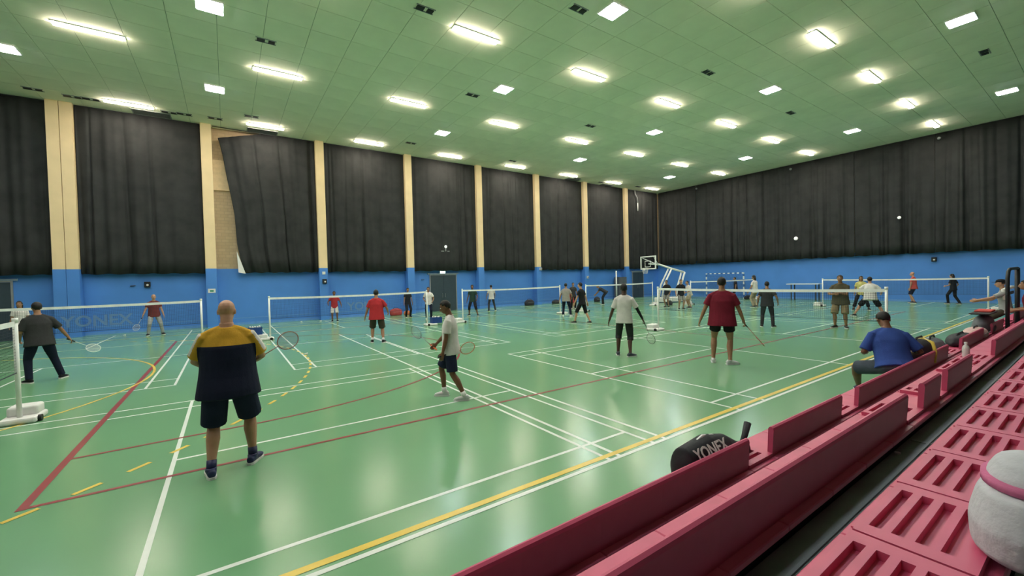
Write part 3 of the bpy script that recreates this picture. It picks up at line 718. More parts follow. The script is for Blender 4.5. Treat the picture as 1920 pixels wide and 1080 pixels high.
# the bald man in front
p = person('bald man seen from behind in a mustard and navy shirt, nearest the camera', -.02, 5.46, 84, 1.86,
  dict(skin='light', hair='bald', shirt=[yel_, navy, white], split=.345, pants=navyl, shoe=navysh, girth=.085, build=1.14, leg=.98, sleeve=.8, vox=.0105, lean=1, hem=-.15,
       feet=[(-.17, -.10, -12), (.19, .10, 20)], hands=[(-.16, .30, 1.08), (.15, .30, 1.10)], elbowout=1.6, curl=(.7, .7), hpitch=12, sock=navysh))
racket('brown-red badminton racket held by the bald man, head past his arm', p['hand'][1]+V((.12, .03, .03)), (.80, .30, .40), (.3, -.9, .3), m_rbr, m_rbr)
p = person('man in a charcoal shirt and black trousers swinging a white racket, by the left edge', -3.43, 13.38, away(-3.43, 13.38, 12), 1.76,
  dict(skin='tan', hair='short', shirt=dgrey, pants=navy, shoe=blk, girth=.045, build=1.08, leg=2, vox=.012, lean=7, sleeve=.85, feet=[(-.17, .05, -20), (.34, .10, 40)], hands=[(-.24, .25, .95), (.50, .08, .86)]))
racket('white badminton racket held low by the man in the charcoal shirt', p['hand'][1], (.78, -.25, -.42), (.2, -.8, .6), m_rw, m_st)
p = person('woman with long dark hair in a white top behind the net at the left edge', -6.05, 21.9, away(-6, 21.9, 170), 1.66, dict(skin='tan', hair='long', shirt=white, pants=dgrey, leg=2, build=.9, vox=.015))
p = person('man in a brick red shirt and grey trousers beyond the leftmost net', -2.6, 23.2, away(-2.6, 23.2, 185), 1.74,
  dict(skin='light', hair='bald', shirt=dred, pants=lgrey, leg=2, girth=.03, vox=.015, feet=[(-.26, 0, -15), (.22, .05, 20)], hands=[(-.3, .12, .85), (.42, .12, .72)], shoe=blk))
racket('white badminton racket hanging from the hand of the man in brick red', p['hand'][1], (-.35, -.1, -.75), (.1, -1, 0), m_rw, m_st)
person('small player in a bright red shirt and white shorts at the second net', 4.62, 23.3, away(4.62, 23.3, 180), 1.60, dict(skin='brown', shirt=red, pants=white, shoe=blk, vox=.014, leg=.95, hands=[(-.33, .1, .85), (.3, .22, .95)], arm_sleeve=None))
person('heavy man in a red shirt and dark olive shorts at the second net', 4.08, 13.99, away(4.08, 13.99, -4), 1.76, dict(skin='tan', shirt=red, pants=dolive, shoe=blk, girth=.055, build=1.1, vox=.012, leg=.98, hem=-.16, sleeve=.75, feet=[(-.16, .02, -14), (.20, -.14, 18)], hands=[(-.38, .06, .82), (.36, .22, .98)], sock=m_wpl))
p = person('man in profile in a white polo and navy shorts, looking down', 3.11, 6.42, away(3.11, 6.42, 78), 1.68,
  dict(skin='brown', shirt=white, pants=navyl, shoe=whsh, vox=.0105, leg=.92, hem=-.13, lean=2, hpitch=22, hyaw=8, girth=.02, sleeve=.72, collar=white, feet=[(-.16, -.24, -6), (.12, .16, 4)], hands=[(-.24, .12, .66), (.20, .30, .90)], curl=(.5, 1.0), elbowout=.2, sock=m_wpl))
racket('grey-green badminton racket held out ahead of the man in the white polo', p['hand'][1], (-.30, .60, .42), (.85, .3, .2), m_grey, m_st, m_ro)
racket('orange rimmed badminton racket sticking out behind the man in the white polo', p['hand'][0]+V((.02, .0, .03)), (.55, -.05, .10), (.3, 1, .3), m_ro, m_st)
person('man in a dark and white shirt standing in front of the dark door', 8.75, 20.6, away(8.9, 20.6, 178), 1.70, dict(skin='tan', shirt=white, pants=navy, leg=2, vox=.015, shoe=whsh, hands=[(-.22, .2, .95), (.2, .22, 1.0)]))
person('dark-clothed person half hidden behind the right post of the second net', 8.35, 22.6, away(8.3, 22.6, 200), 1.66, dict(skin='tan', shirt=blk, pants=blk, leg=2, vox=.017, build=.92))
person('player in a dark green shirt and black shorts behind the third net post', 11.35, 20.5, away(11.3, 20.5, 165), 1.74, dict(skin='brown', shirt=teal, pants=blk, leg=1.35, vox=.015, feet=[(-.28, .05, -20), (.22, .0, 25)], hands=[(-.3, .25, .95), (.3, .1, .85)]))
person('player in a white shirt and dark trousers at the third net', 13.91, 22.66, away(13.9, 22.66, 10), 1.66, dict(skin='light', shirt=white, pants=dgrey, leg=2, vox=.015, feet=[(-.2, -.1, -15), (.26, .12, 30)], hands=[(-.3, .15, .85), (.28, .28, .9)]))
person('player in a grey shirt and dark trousers by the right end of the third net', 14.5, 16.23, away(14.5, 16.2, -5), 1.72, dict(skin='tan', shirt=grey, pants=navy, leg=2, vox=.013, girth=.03, build=1.06, feet=[(-.16, 0, -10), (.24, -.1, 20)], hands=[(-.34, .05, .85), (.28, .25, .95)], shoe=whsh))
person('dark-clothed person standing just beyond the player in the grey shirt', 18.4, 19.9, away(18.4, 19.9, 190), 1.68, dict(skin='tan', shirt=dgrey, pants=blk, leg=2, vox=.017))
p = person('player in a black shirt and black shorts striding left at the fourth net', 12.75, 13.23, away(12.75, 13.2, 60), 1.78, dict(skin='light', shirt=blk, pants=blk, vox=.013, leg=1.1, feet=[(-.14, .30, -10), (.14, -.30, 15)], hands=[(-.26, .25, .82), (.3, -.1, .85)], lean=5))
person('person in dark clothes bending forward near the last pillars', 22.4, 21.07, away(22.4, 21, 80), 1.72, dict(skin='tan', shirt=dgrey, pants=blk, leg=2, vox=.016, lean=58, hpitch=30, hy=-.18, hands=[(-.18, .62, .62), (.18, .60, .66)]))
p = person('man in a white shirt and charcoal shorts with one black arm sleeve', 8.16, 6.98, away(8.16, 6.98, -2), 1.82,
  dict(skin='dark', shirt=white, pants=dgrey, shoe=mat('dark_shoe', (.05, .055, .08), .5), vox=.011, leg=1.25, build=1.02, hem=-.12, sleeve=.8, arm_sleeve=[1], feet=[(-.17, .10, -6), (.13, -.06, 48)], hands=[(-.38, .04, .86), (.46, .12, .88)], curl=(.5, 1.1)))
racket('dark badminton racket hanging from the hand with the black sleeve', p['hand'][1], (.12, -.2, -.62), (1, .1, 0), m_rd, m_st)
p = person('heavy man in a maroon shirt and short black shorts, seen from behind', 9.05, 4.98, away(9.05, 4.98, -2), 1.93,
  dict(skin='tan', shirt=maroon, pants=blk, shoe=whsh, girth=.05, build=1.18, vox=.011, leg=.55, hem=-.15, sleeve=.7, feet=[(-.19, .10, -4), (.15, -.05, 55)], hands=[(-.46, .03, .92), (.44, .14, .90)], curl=(.8, 1.1)))
racket('thin red and yellow badminton racket held low by the heavy man in maroon', p['hand'][1], (.16, -.36, -.50), (-.48, .87, .1), m_rr, m_st)
person('player in a dark shirt by the basketball stand, left of the group', 22.6, 15.9, away(22.9, 15.7, 150), 1.70, dict(skin='tan', shirt=blk, pants=grey, leg=.9, vox=.016, hands=[(-.3, .2, .9), (.2, .3, 1.1)]))
person('player in black with one arm across his chest by the basketball stand', 21.74, 14.38, away(21.7, 14.4, 200), 1.74, dict(skin='light', shirt=blk, pants=grey, leg=.9, vox=.015, hands=[(-.1, .3, 1.05), (.32, .1, .9)]))
person('player in a white shirt, right of the group by the basketball stand', 22.9, 14.55, away(22.6, 14.2, 120), 1.66, dict(skin='light', shirt=white, pants=beige, leg=.9, vox=.016, lean=14, hands=[(-.2, .35, .95), (.3, .3, .95)]))
person('small distant player in dark clothes in front of the far goal', 31.6, 16.3, away(32.1, 16.4, 100), 1.74, dict(skin='tan', shirt=blk, pants=blk, leg=2, vox=.019))
person('player with dark hair, white shirt and beige trousers by the far goal', 25.51, 12.04, away(25.5, 12, 60), 1.88, dict(skin='tan', hair='long', shirt=white, pants=beige, leg=2, vox=.016, hands=[(-.3, .2, .95), (.26, .28, .95)], shoe=blk))
person('man all in charcoal seen from behind in the middle of the far court', 16.42, 7.33, away(16.4, 7.3, 0), 1.68, dict(skin='tan', shirt=dgrey, pants=dgrey, leg=2, vox=.013, build=1.08, girth=.03, feet=[(-.17, 0, -12), (.18, -.02, 30)], hands=[(-.3, .05, .85), (.34, .12, .9)]))
p = person('man in an olive shirt and khaki shorts with hands at his chest', 17.7, 5.5, away(17.7, 5.5, 172), 1.86, dict(skin='tan', shirt=olive, pants=khaki, leg=1.0, vox=.013, build=1.1, girth=.05, hem=-.14, feet=[(-.15, 0, -20), (.15, .02, 30)], hands=[(.02, .28, 1.26), (.13, .26, 1.20)], elbowout=1.2, curl=(.8, .8)))
person('player in a white shirt and black shorts in a wide stance', 22.75, 6.02, away(22.75, 6, 5), 1.86, dict(skin='light', hair='short', shirt=white, pants=blk, leg=.95, vox=.015, crouch=.12, lean=12, girth=.03, build=1.08, feet=[(-.52, .1, -40), (.46, -.05, 50)], hands=[(-.42, .3, 1.0), (.4, .35, 1.0)]))
person('player in a pale yellow shirt half hidden behind the player in the wide stance', 26.4, 7.35, away(26.4, 7.35, 185), 1.72, dict(skin='tan', hair='long', shirt=c_('pale_yellow', (.62, .55, .2)), pants=blk, leg=1.8, vox=.018, feet=[(-.3, 0, -20), (.3, .1, 20)]))
person('player in a coral shirt and navy shorts walking left by the far wall', 33.3, 6.8, away(33.3, 6.8, 70), 1.84, dict(skin='light', hair='bald', shirt=coral, pants=navyl, leg=.95, vox=.017, feet=[(-.12, -.08, 0), (.12, .12, 5)], girth=.02))
person('player in black with bare forearms by the far wall behind the farthest net', 33.4, 5.2, away(33.4, 5.2, 60), 1.68, dict(skin='light', hair='long', shirt=blk, pants=blk, leg=2, vox=.017, feet=[(-.12, .16, 0), (.14, -.2, 10)], hands=[(-.1, .3, 1.0), (.3, .1, .9)]))
# seated
p = person('man in a royal blue shirt seated on the front bench, leaning forward', 8.2, 1.88, 36, 1.84,
  dict(skin='brown', shirt=blue_, pants=c_('slate_shorts', (.06, .075, .10)), leg=.92, vox=.011, hip=.57, lean=26, sit=True, hem=-.04, girth=.04, build=1.1, hpitch=38, sleeve=.85, feet=[(-.22, .62, 10), (.30, .52, -10)], hands=[(-.22, .40, .70), (.27, .36, .70)], elbowout=.6, kneeout=.9, arm_sleeve=None, shoe=navysh))
p = person('man in a dark cap and grey shirt perched on the front bench', 18.2, 1.80, 100, 1.80,
  dict(skin='light', hair='cap', shirt=lgrey, pants=dolive, leg=.85, vox=.014, hip=.80, lean=6, sit=True, hem=-.1, feet=[(-.16, .46, -6), (.14, .50, 8)], hands=[(-.2, .55, 1.06), (.16, .50, 1.02)], sleeve=.7, shoe=whsh))
t = thing('towel', 'white towel over the shoulders of the man in the dark cap', 'towel', (18.2, 1.80, 0))
bm = B(); tube(bm, [(-.16, .0, 1.08), (-.18, .02, 1.36), (-.12, -.09, 1.425), (0, -.12, 1.43), (.12, -.09, 1.425), (.18, .02, 1.36), (.16, .04, 1.10)], [.05, .055, .045, .045, .045, .055, .05], 10); obj('cloth', bm, m_wpl, t, True)
person('person in a maroon shirt seated at the right edge, mostly cut off', 15.3, 1.10, 95, 1.74, dict(skin='tan', shirt=maroon, pants=maroon, leg=2, vox=.015, hip=.87, lean=8, sit=True, hem=-.1, feet=[(-.12, .42, -6), (.12, .46, 8)], hands=[(-.14, .28, .98), (.14, .3, .98)]), 0)

# ------------------------------------------------------------------ doors, signs, wall fittings
def door(n, x0, x1, zt, leaves=2):
    o = bpy.data.objects.new('door_%d' % n, None); COL.objects.link(o); o['kind'] = 'structure'; o.location = ((x0+x1)/2, Y1-.03, 0); w = (x1-x0)/2
    obj('door_frame', boxes((-w-.06, -w, -.05, .02, 0, zt+.06), (w, w+.06, -.05, .02, 0, zt+.06), (-w, w, -.05, .02, zt, zt+.06)), m_grey, o)
    for k in range(leaves):
        a = -w+2*w*k/leaves; b = a+2*w/leaves
        l = obj('door_leaf', boxes((a+.006, b-.006, -.035, .02, .01, zt-.004)), mat('dark_teal_door', (.035, .055, .075), .45, .06), o)
        hx = b-.10 if k == 0 else a+.10
        bm = B(); tube(bm, [(hx, -.035, 1.15), (hx, -.08, 1.15), (hx, -.08, .92), (hx, -.035, .92)], .01, 8); obj('handle', bm, m_grey, l)
    obj('lintel', boxes((-w-.2, w+.2, -.07, .02, zt+.06, zt+.14)), mat('pale_lintel', (.22, .3, .4), .5), o)
    return o
door(1, 10.98, 12.82, 2.38); door(2, -9.2, -7.25, 2.38); door(3, 31.0, 32.5, 2.35)
t = thing('exit_sign', 'lit pale green exit sign above the dark double door', 'sign', (11.85, Y1-.03, 2.60)); obj('case', boxes((-.2, .2, -.07, 0, -.12, .12)), m_wpl, t); obj('face', boxes((-.18, .18, -.078, -.071, -.1, .1)), mat('exit_face', (.5, .9, .8), .4, 0, emit=2.2, ecol=(.5, .95, .85)), t)
t = thing('emergency_light', 'small round white emergency light on the curtain above the dark door', 'light', (11.98, Y1-.40, 4.25)); bm = B(); ball(bm, (0, 0, 0), (.09, .08, .10)); obj('globe', bm, mat('globe', (.8, .85, .8), .3, 0, emit=.5), t, True); obj('bracket', boxes((-.3, .3, .06, .10, -.32, -.26), (-.03, .03, .0, .1, -.3, -.1), (-.02, .02, .06, .36, -.3, -.26)), m_grey, t)
m_grn = mat('green_symbol', (.02, .25, .14), .4)
def notice(x, y, z, w, h, label, sym=True):
    t = thing('notice', label, 'sign', (x, y, z)); obj('plate', boxes((-w, w, -.012, 0, -h, h)), m_wpl, t)
    if sym: obj('symbol', boxes((-w*.5, w*.5, -.016, -.012, -h*.5, h*.3)), m_grn, t)
notice(-.62, 24.94, 1.80, .15, .10, 'white notice on the blue base of the second pillar')
notice(4.45, 24.94, 2.60, .08, .08, 'small white round-cornered notice high on the third pillar', False)
for x, y, z, lab, rz in [(-3.04, Y1-.03, 2.17, 'small black wall speaker with a white dot above the brick-red player', 0), (4.47, 24.945, 2.14, 'small black wall speaker on the third pillar', 0), (X1-.025, 6.2, 2.55, 'small black wall speaker on the far blue wall', -90)]:
    t = thing('wall_speaker', lab, 'speaker', (x, y, z), R(rz)); obj('case', bevel(boxes((-.11, .11, -.12, 0, -.13, .13)), .02, 2), m_black, t); bm = B(); tube(bm, [(.01, -.12, -.02), (.01, -.135, -.02)], .045, 12); obj('cone', bm, m_wpl, t)
for x, y, z, lab in [(-3.55, Y1-.03, 2.12, 'small dark hook on the blue wall left of the wall speaker'), (10.45, Y1-.03, 2.1, 'small dark hook on the blue wall left of the dark door')]:
    t = thing('wall_hook', lab, 'hook', (x, y, z)); bm = B(); tube(bm, [(-.08, 0, 0), (-.08, -.05, 0), (.08, -.05, .01), (.08, 0, .01)], .018, 8); obj('bar', bm, m_dark, t)
def spot(x, y, z, r, lab, m=None):
    t = thing('wall_light', lab, 'light', (x, y, z)); bm = B(); ball(bm, (0, 0, 0), (r, r, r)); obj('bulb', bm, m or mat('white_bulb', (.85, .85, .8), .3, 0, emit=.35), t, True); bm = B(); tube(bm, [(.02, 0, 0), (.14, 0, .02)], r*.35, 8); obj('stem', bm, m_dark, t)
spot(X1-.5, 13.3, 4.45, .13, 'white round light on the far curtain, lower one'); spot(X1-.5, 7.65, 5.2, .09, 'small white light on the far curtain, right of the lower one')
for y, lab in [(5.9, 'dim white ceiling-edge light at the top of the far curtain, rightmost'), (13.6, 'dim white ceiling-edge light at the top of the far curtain, middle'), (21.0, 'dim white ceiling-edge light at the top of the far curtain, nearest the corner')]: spot(X1-.5, y, 9.55, .085, lab, m_grey)
spot(32.1, Y1-.5, 2.62, .12, 'white round lamp beside the last pillar above the dark door')
for x, y, z, lab in [(24.7, 24.93, 2.0, 'white box on the seventh pillar'), (19.75, 24.93, 2.72, 'small white box on the sixth pillar')]:
    t = thing('junction_box', lab, 'box'); t.location = (x, y, z); obj('case', bevel(boxes((-.1, .1, -.08, 0, -.1, .1)), .015, 2), m_wpl, t); obj('lid', boxes((-.075, .075, -.09, -.08, -.075, .075)), m_grey, t)
t = thing('drain_pipe', 'thin white pipe hanging from the ceiling left of the far corner', 'pipe', (31.3, Y1-.45, 0)); bm = B(); tube(bm, [(-.25, 0, 9.85), (-.2, 0, 9.5), (.05, 0, 9.2), (.12, 0, 8.7)], .045, 8); obj('pipe', bm, m_grey, t, True); bm = B(); tube(bm, [(.12, 0, 8.72), (.12, 0, 8.0)], .05, 8); obj('outlet', bm, m_wpl, t, True)
t = thing('volleyball_post', 'tall pale grey pole standing between the last two pillars', 'post', (28.0, 24.75, 0)); bm = B(); tube(bm, [(0, 0, .05), (0, 0, 2.5)], .06, 12); obj('pole', bm, m_wmet, t, True); obj('base', bevel(boxes((-.3, .3, -.2, .2, 0, .08)), .02, 1), m_dark, t)
t = thing('cabinet', 'grey metal cabinet against the wall by the last pillar', 'cabinet', (28.85, 25.0, 0)); obj('body', boxes((-.5, .5, -.25, .3, .04, 1.95)), mat('grey_cabinet', (.1, .11, .12), .5), t)
for s_ in (-1, 1): d_ = obj('door', boxes((min(s_*.01, s_*.47), max(s_*.01, s_*.47), -.275, -.25, .08, 1.9)), mat('grey_cabinet', (.1, .11, .12), .5), t); obj('handle', boxes((s_*.05-.01, s_*.05+.01, -.3, -.275, .9, 1.1)), m_wmet, d_)

# far goal, table, basketball stand
t = thing('goal', 'handball goal with white banded frame against the far wall', 'goal', (X1-1.0, 18.35, 0), 0)
m_band = mat('blue_band', (.05, .14, .4), .5)
for sy in (-1.55, 1.55):
    q = obj('goal_post', boxes((-.04, .04, sy-.04, sy+.04, 0, 2.08)), m_wmet, t)
    for k in range(5): obj('band', boxes((-.043, .043, sy-.043, sy+.043, .1+k*.42, .3+k*.42)), m_band, q)
q = obj('crossbar', boxes((-.04, .04, -1.5, 1.5, 2.0, 2.08)), m_wmet, t)
for k in range(8): obj('band', boxes((-.043, .043, -1.42+k*.38, -1.22+k*.38, 1.997, 2.083)), m_band, q)
bm = B()
for k in range(31):
    y = -1.5+k*.1; bm.faces.new([bm.verts.new(p_) for p_ in ((.75, y-.004, 0), (.75, y+.004, 0), (.05, y+.004, 2.0), (.05, y-.004, 2.0))])
for k in range(20):
    z = k*.1; x = .75-.7*z/2; bm.faces.new([bm.verts.new(p_) for p_ in ((x, -1.5, z-.004), (x, 1.5, z-.004), (x, 1.5, z+.004), (x, -1.5, z+.004))])
obj('goal_net', bm, m_net, t, kind='stuff')
t = thing('table', 'high table with white top and dark legs by the far wall', 'table', (33.6, 12.55, 0), R(90)); obj('tabletop', bevel(boxes((-1.0, 1.0, -.35, .35, 1.12, 1.17)), .01, 1), m_wpl, t)
for sx in (-.8, .7):
    for sy in (-.28, .28): obj('leg', boxes((sx-.03, sx+.03, sy-.03, sy+.03, 0, 1.12)), m_dark, t)
t = thing('basketball_stand', 'white portable basketball stand with clear backboard near the far corner', 'basketball hoop', (27.5, 18.7, 0), R(168))
bm = B(); tube(bm, [(-.95, 0, 2.2), (.4, 0, 2.52), (1.4, 0, 2.80), (2.38, 0, 2.86)], [.075, .075, .065, .055], 8); obj('arm', bm, m_wmet, t, True)
for ya in (-.16, .16):
    bm = B(); tube(bm, [(1.35, ya, .35), (1.15, ya, 1.3), (.42, ya, 2.46)], .06, 8); obj('front_strut', bm, m_wmet, t, True)
    bm = B(); tube(bm, [(-.35, ya, .35), (-.45, ya, 1.2), (-.85, ya, 2.2)], .065, 8); obj('rear_strut', bm, m_wmet, t, True)
obj('base', bevel(boxes((-1.1, 1.5, -.5, .5, .06, .38)), .04, 2), m_wmet, t)
bm = B()
for x in (-.8, 1.2):
    for y in (-.42, .42): tube(bm, [(x, y-.04, .07), (x, y+.04, .07)], .07, 12)
obj('wheel', bm, m_black, t)
q = obj('backboard_frame', boxes((2.40, 2.46, -.80, .80, 2.46, 2.54), (2.40, 2.46, -.80, .80, 3.34, 3.42), (2.40, 2.46, -.80, -.72, 2.54, 3.34), (2.40, 2.46, .72, .80, 2.54, 3.34)), m_wmet, t)
gl = bpy.data.materials.new('clear_board'); gl.use_nodes = True; g_ = gl.node_tree.nodes['Principled BSDF']; g_.inputs['Transmission Weight'].default_value = 1; g_.inputs['Roughness'].default_value = .05; g_.inputs['Base Color'].default_value = (.9, .93, .93, 1); g_.inputs['IOR'].default_value = 1.1
obj('glass', boxes((2.425, 2.44, -.72, .72, 2.54, 3.34)), gl, q)
obj('target_square', boxes((2.462, 2.466, -.3, .3, 2.62, 2.66), (2.462, 2.466, -.3, .3, 3.04, 3.08), (2.462, 2.466, -.3, -.26, 2.66, 3.04), (2.462, 2.466, .26, .3, 2.66, 3.04)), m_wmet, t)
bm = B(); tube(bm, [(2.70+.22*math.cos(a), .22*math.sin(a), 2.56) for a in [2*math.pi*i/20 for i in range(21)]], .012, 6); rim = obj('rim', bm, m_wmet, t, True)
bm = B()
for i in range(12):
    a = 2*math.pi*i/12
    for da in (.26, -.26): tube(bm, [(2.70+.22*math.cos(a), .22*math.sin(a), 2.55), (2.70+.14*math.cos(a+da), .14*math.sin(a+da), 2.15)], .005, 4)
obj('hoop_net', bm, m_wpl, rim)
for ya in (-.6, .6):
    bm = B(); tube(bm, [(1.5, 0, 2.78), (2.42, ya, 3.3)], .03, 6); obj('board_brace', bm, m_wmet, t)

# ------------------------------------------------------------------ bags, boxes, shuttlecocks
m_red_bag = mat('red_bag', (.38, .05, .05), .7, .15, 8, .3, 20); m_dkbag = mat('dark_bag', (.02, .021, .026), .75, .2, 8, .3, 20); m_grbag = mat('grey_bag', (.13, .14, .16), .7, .15, 8, .3, 20)
m_bluebox = mat('blue_plastic', (.02, .06, .24), .45, .08)
def sack(name, label, cat, x, y, z, w, d, h, m, rz=0, strap=None, group=None, lean=0):
    t = thing(name, label, cat, (x, y, z), R(rz), group)
    rnd = random.Random(int(x*100)); bm = B(); j = lambda: rnd.uniform(.93, 1.07)
    loft(bm, [(V((lean*k*h, 0, h*k)), V((1, 0, 0)), V((0, 1, 0)), w/2*a*j(), d/2*a*j()) for k, a in ((0, .8), (.05, .96), (.3, 1.04), (.6, .98), (.85, .78), (1, .35))], 18)
    obj('body', remesh(bm, max(.012, w/40), 2), m, t, True)
    bm = B(); tube(bm, [(-w*.22, 0, h*.93), (-w*.16, 0, h*1.1), (w*.16, 0, h*1.1), (w*.22, 0, h*.93)], .014, 6); obj('handle', bm, m_dkbag, t)
    if strap:
        bm = B(); tube(bm, [(-w*.1, -d*.53, h*.15), (-w*.02, -d*.53, h*.55), (w*.1, -d*.38, h*.88), (w*.14, 0, h*1.0)], .028, 8); obj('strap', bm, strap, t, True, label='bright yellow strap' if strap is m_yel else 'pink band')
    obj('zip', boxes((-w*.3, w*.3, -d*.525, -d*.50, h*.5, h*.53)), m_grey, t)
    return t
sack('sports_bag', 'red sports bag on the floor by the fourth pillar', 'bag', 8.3, 24.5, 0, .75, .45, .42, m_red_bag); sack('small_bag', 'small orange bag beside the red sports bag', 'bag', 8.95, 24.4, 0, .38, .3, .26, c_('orange_bag', (.5, .16, .06)))
sack('rucksack', 'black rucksack on the floor left of the sixth pillar', 'bag', 18.6, 24.9, 0, .85, .4, .45, m_dkbag)
sack('holdall', 'low black holdall on the floor right of the sixth pillar', 'bag', 21.2, 24.9, 0, .8, .4, .28, m_dkbag); sack('sports_bag', 'red bag standing by the wall behind the player in grey', 'bag', 22.6, 24.6, 0, .9, .5, .95, m_red_bag)
sack('rucksack', 'black bag on the floor near the seventh pillar', 'bag', 24.6, 23.8, 0, .6, .4, .4, m_dkbag); sack('holdall', 'dark bag on the floor just beyond the fourth net', 'bag', 24.4, 17.0, 0, .5, .35, .3, m_dkbag)
sack('holdall', 'dark bag lying under the far goal', 'bag', 33.2, 16.2, 0, .9, .4, .3, m_dkbag)
sack('rucksack', 'black rucksack with a yellow strap on the front bench beside the man in blue', 'bag', 9.3, 1.84, .45, .95, .36, .40, m_dkbag, 0, m_yel)
sack('jacket_bag', 'dark grey soft bag next to the rucksack with the yellow strap', 'bag', 10.25, 1.86, .45, .75, .34, .33, m_grbag)
sack('holdall', 'low black holdall on the front bench behind the white bottle', 'bag', 12.4, 1.84, .45, 1.5, .36, .20, m_dkbag)
sack('cloth_bundle', 'crumpled pale pink cloth bundle on the front bench', 'cloth', 13.75, 1.80, .45, 1.0, .36, .22, c_('pale_pink', (.62, .42, .40)))
sack('grey_bag', 'bulky grey bag behind the pale pink cloth bundle', 'bag', 14.9, 1.82, .45, 1.1, .36, .42, m_grbag)
t = thing('tray', 'black flat case with a coral lid on top of the bulky grey bag', 'case', (14.9, 1.82, .905)); obj('case', bevel(boxes((-.55, .5, -.17, .17, 0, .03)), .008, 1), m_black, t); obj('lid', bevel(boxes((-.1, .45, -.14, .14, .031, .075)), .01, 1), coral, t)
t = thing('bottle', 'white plastic bottle standing on the middle bench', 'bottle', (8.2, 1.16, .792)); bm = B(); loft(bm, [(V((0, 0, z)), V((1, 0, 0)), V((0, 1, 0)), r, r) for z, r in ((0, .033), (.01, .037), (.12, .037), (.15, .03), (.17, .015), (.185, .015))], 14); obj('body', bm, m_wpl, t, True); bm = B(); tube(bm, [(0, 0, .183), (0, 0, .205)], .018, 10); obj('lid', bm, m_wmet, t)
# racket bag on the front bench
t = thing('racket_bag', 'black badminton racket bag with white lettering on the front bench, near the camera', 'bag', (3.12, 1.78, .45), R(2))
bm = B(); loft(bm, [(V((x, 0, .004+1.14*h)), V((0, 1, 0)), V((0, 0, 1)), .105*a, 1.14*h) for x, a, h in ((-.50, .6, .09), (-.47, .95, .135), (-.15, 1.05, .145), (.1, .9, .12), (.32, .45, .07), (.5, .35, .05), (.54, .2, .03))], 18); obj('body', remesh(bm, .012, 2), m_dkbag, t, True)
me = text_mesh('YONEX', .12); o = obj('lettering', me, m_wpl, t); o.rotation_euler = (R(57), 0, R(-2)); o.location = (-.44, -.108, .232)
bm = B(); tube(bm, [(.42, 0, .11), (.52, .02, .15), (.60, .03, .24)], [.02, .025, .03], 8); obj('racket_handle', bm, m_dkbag, t, True)
bm = B(); tube(bm, [(.1, -.105, .17), (.2, -.095, .2), (.3, -.06, .15)], .012, 6); tube(bm, [(-.35, .0, .295), (-.2, 0, .33), (-.05, 0, .30)], .012, 6); obj('handle', bm, m_wpl, t)
t = thing('bag', 'white cloth bag with a pink band on the nearest bench, cut by the right edge', 'bag', (2.05, .155, 1.102))
bm = B(); loft(bm, [(V((.0, 0, z)), V((1, 0, 0)), V((0, 1, 0)), a, b) for z, a, b in ((0, .17, .11), (.02, .20, .125), (.10, .21, .13), (.17, .18, .115), (.20, .165, .105))], 20); loft(bm, [(V((.05, 0, z)), V((1, 0, 0)), V((0, 1, 0)), a, b) for z, a, b in ((.18, .155, .10), (.235, .145, .095), (.275, .11, .075), (.295, .05, .035))], 20)
obj('body', remesh(bm, .011, 2), c_('off_white', (.52, .52, .56)), t, True); bm = B(); loft(bm, [(V((.04, 0, z)), V((1, 0, 0)), V((0, 1, 0)), .162, .107) for z in (.205, .228)], 24); obj('band', bm, c_('pink', (.55, .15, .28)), t, True)
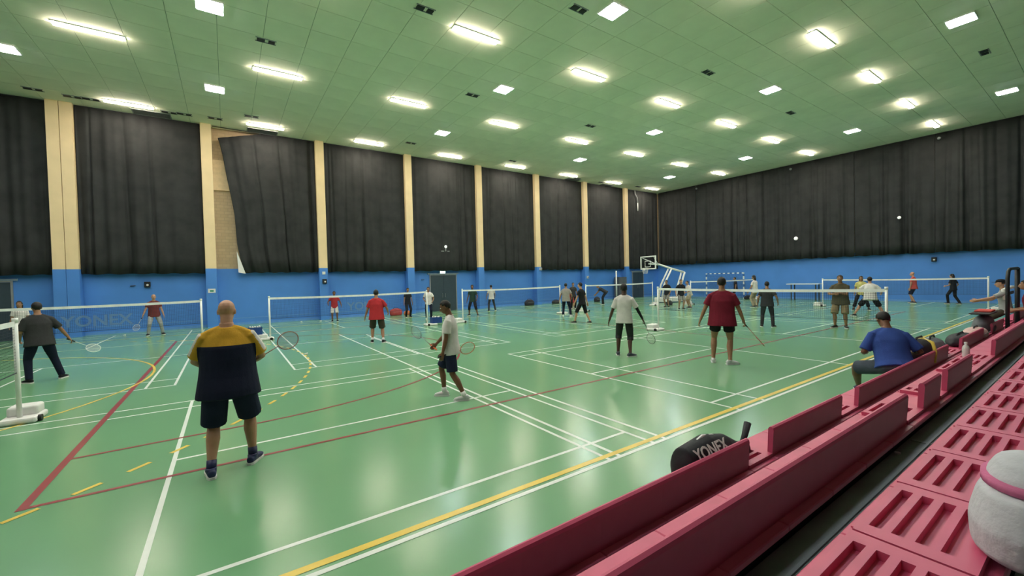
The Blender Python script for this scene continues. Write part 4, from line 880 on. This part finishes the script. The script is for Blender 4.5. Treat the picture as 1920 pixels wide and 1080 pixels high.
# crates and shuttle tubes on the net bases
for x, y, z, lab in [(.80, 17.62, .23, 'blue crate of shuttlecocks on the base of the second net, left end'), (7.85, 17.62, .09, 'blue crate on the base of the second net, right end')]:
    t = thing('crate', lab, 'crate', (x, y, z)); obj('box', boxes((-.26, .2, -.15, .15, 0, .02), (-.26, .2, -.15, -.13, .02, .26), (-.26, .2, .13, .15, .02, .26), (-.26, -.24, -.13, .13, .02, .26), (.18, .2, -.13, .13, .02, .26)), m_bluebox, t)
    bm = B()
    for k in range(5): ball(bm, (-.17+.075*k, .04*(-1)**k, .27), (.035, .035, .04), None, 10)
    obj('shuttlecocks', bm, m_wpl, t, True, kind='stuff')
def shuttle(x, y, lab):
    t = thing('shuttlecock', lab, 'shuttlecock', (x, y, .0)); bm = B(); ball(bm, (0, 0, .034), (.016, .014, .014), None, 10); obj('cork', bm, m_wpl, t, True)
    bm = B(); tube(bm, [(.012, 0, .034), (.075, 0, .034)], [.013, .033], 12); obj('feathers', bm, m_wpl, t)
for x, y, lab in [(3.14, 24.4, 'white shuttlecock on the floor by the wall, left one of two'), (4.0, 23.95, 'white shuttlecock on the floor by the wall, right one of two'), (15.0, 16.9, 'white shuttlecock near the feet of the player in grey'), (-3.7, 23.9, 'white shuttlecock on the floor by the wall at far left'), (1.75, 13.0, 'white shuttlecock on the floor before the second net')]: shuttle(x, y, lab)
for x, y, lab in [(4.35, 1.50, 'scrap of white paper on the footboard behind the front bench, nearer one'), (5.6, 1.45, 'scrap of white paper on the footboard behind the front bench, farther one')]:
    t = thing('paper_scrap', lab, 'litter', (x, y, .311)); bm = B(); ball(bm, (0, 0, .018), (.06, .05, .018), None, 8); obj('paper', bm, m_wpl, t)
t = thing('paper_scrap', 'small bottle cap on the footboard before the nearest bench', 'litter', (4.1, .93, .621)); bm = B(); tube(bm, [(0, 0, 0), (0, 0, .012)], .018, 10); obj('cap', bm, m_wpl, t)

# handrail of the aisle
t = thing('handrail', 'black tubular aisle handrail standing by the middle bench at the right', 'railing', (14.6, 1.42, .31))
bm = B(); tube(bm, [(0, 0, 0), (0, 0, 1.42), (.12, 0, 1.58), (.35, 0, 1.64), (1.62, 0, 1.65)], .035, 8); obj('rail', bm, m_black, t, True)
bm = B(); tube(bm, [(1.62, 0, 0), (1.62, 0, 1.66)], .045, 8); obj('post', bm, m_black, t, True)
obj('foot', boxes((-.08, .08, -.08, .08, 0, .012), (1.54, 1.70, -.08, .08, 0, .012)), m_dark, t)
obj('panel', bevel(boxes((-.05, .9, -.012, .012, 1.05, 1.12)), .005, 1), m_dark, t)
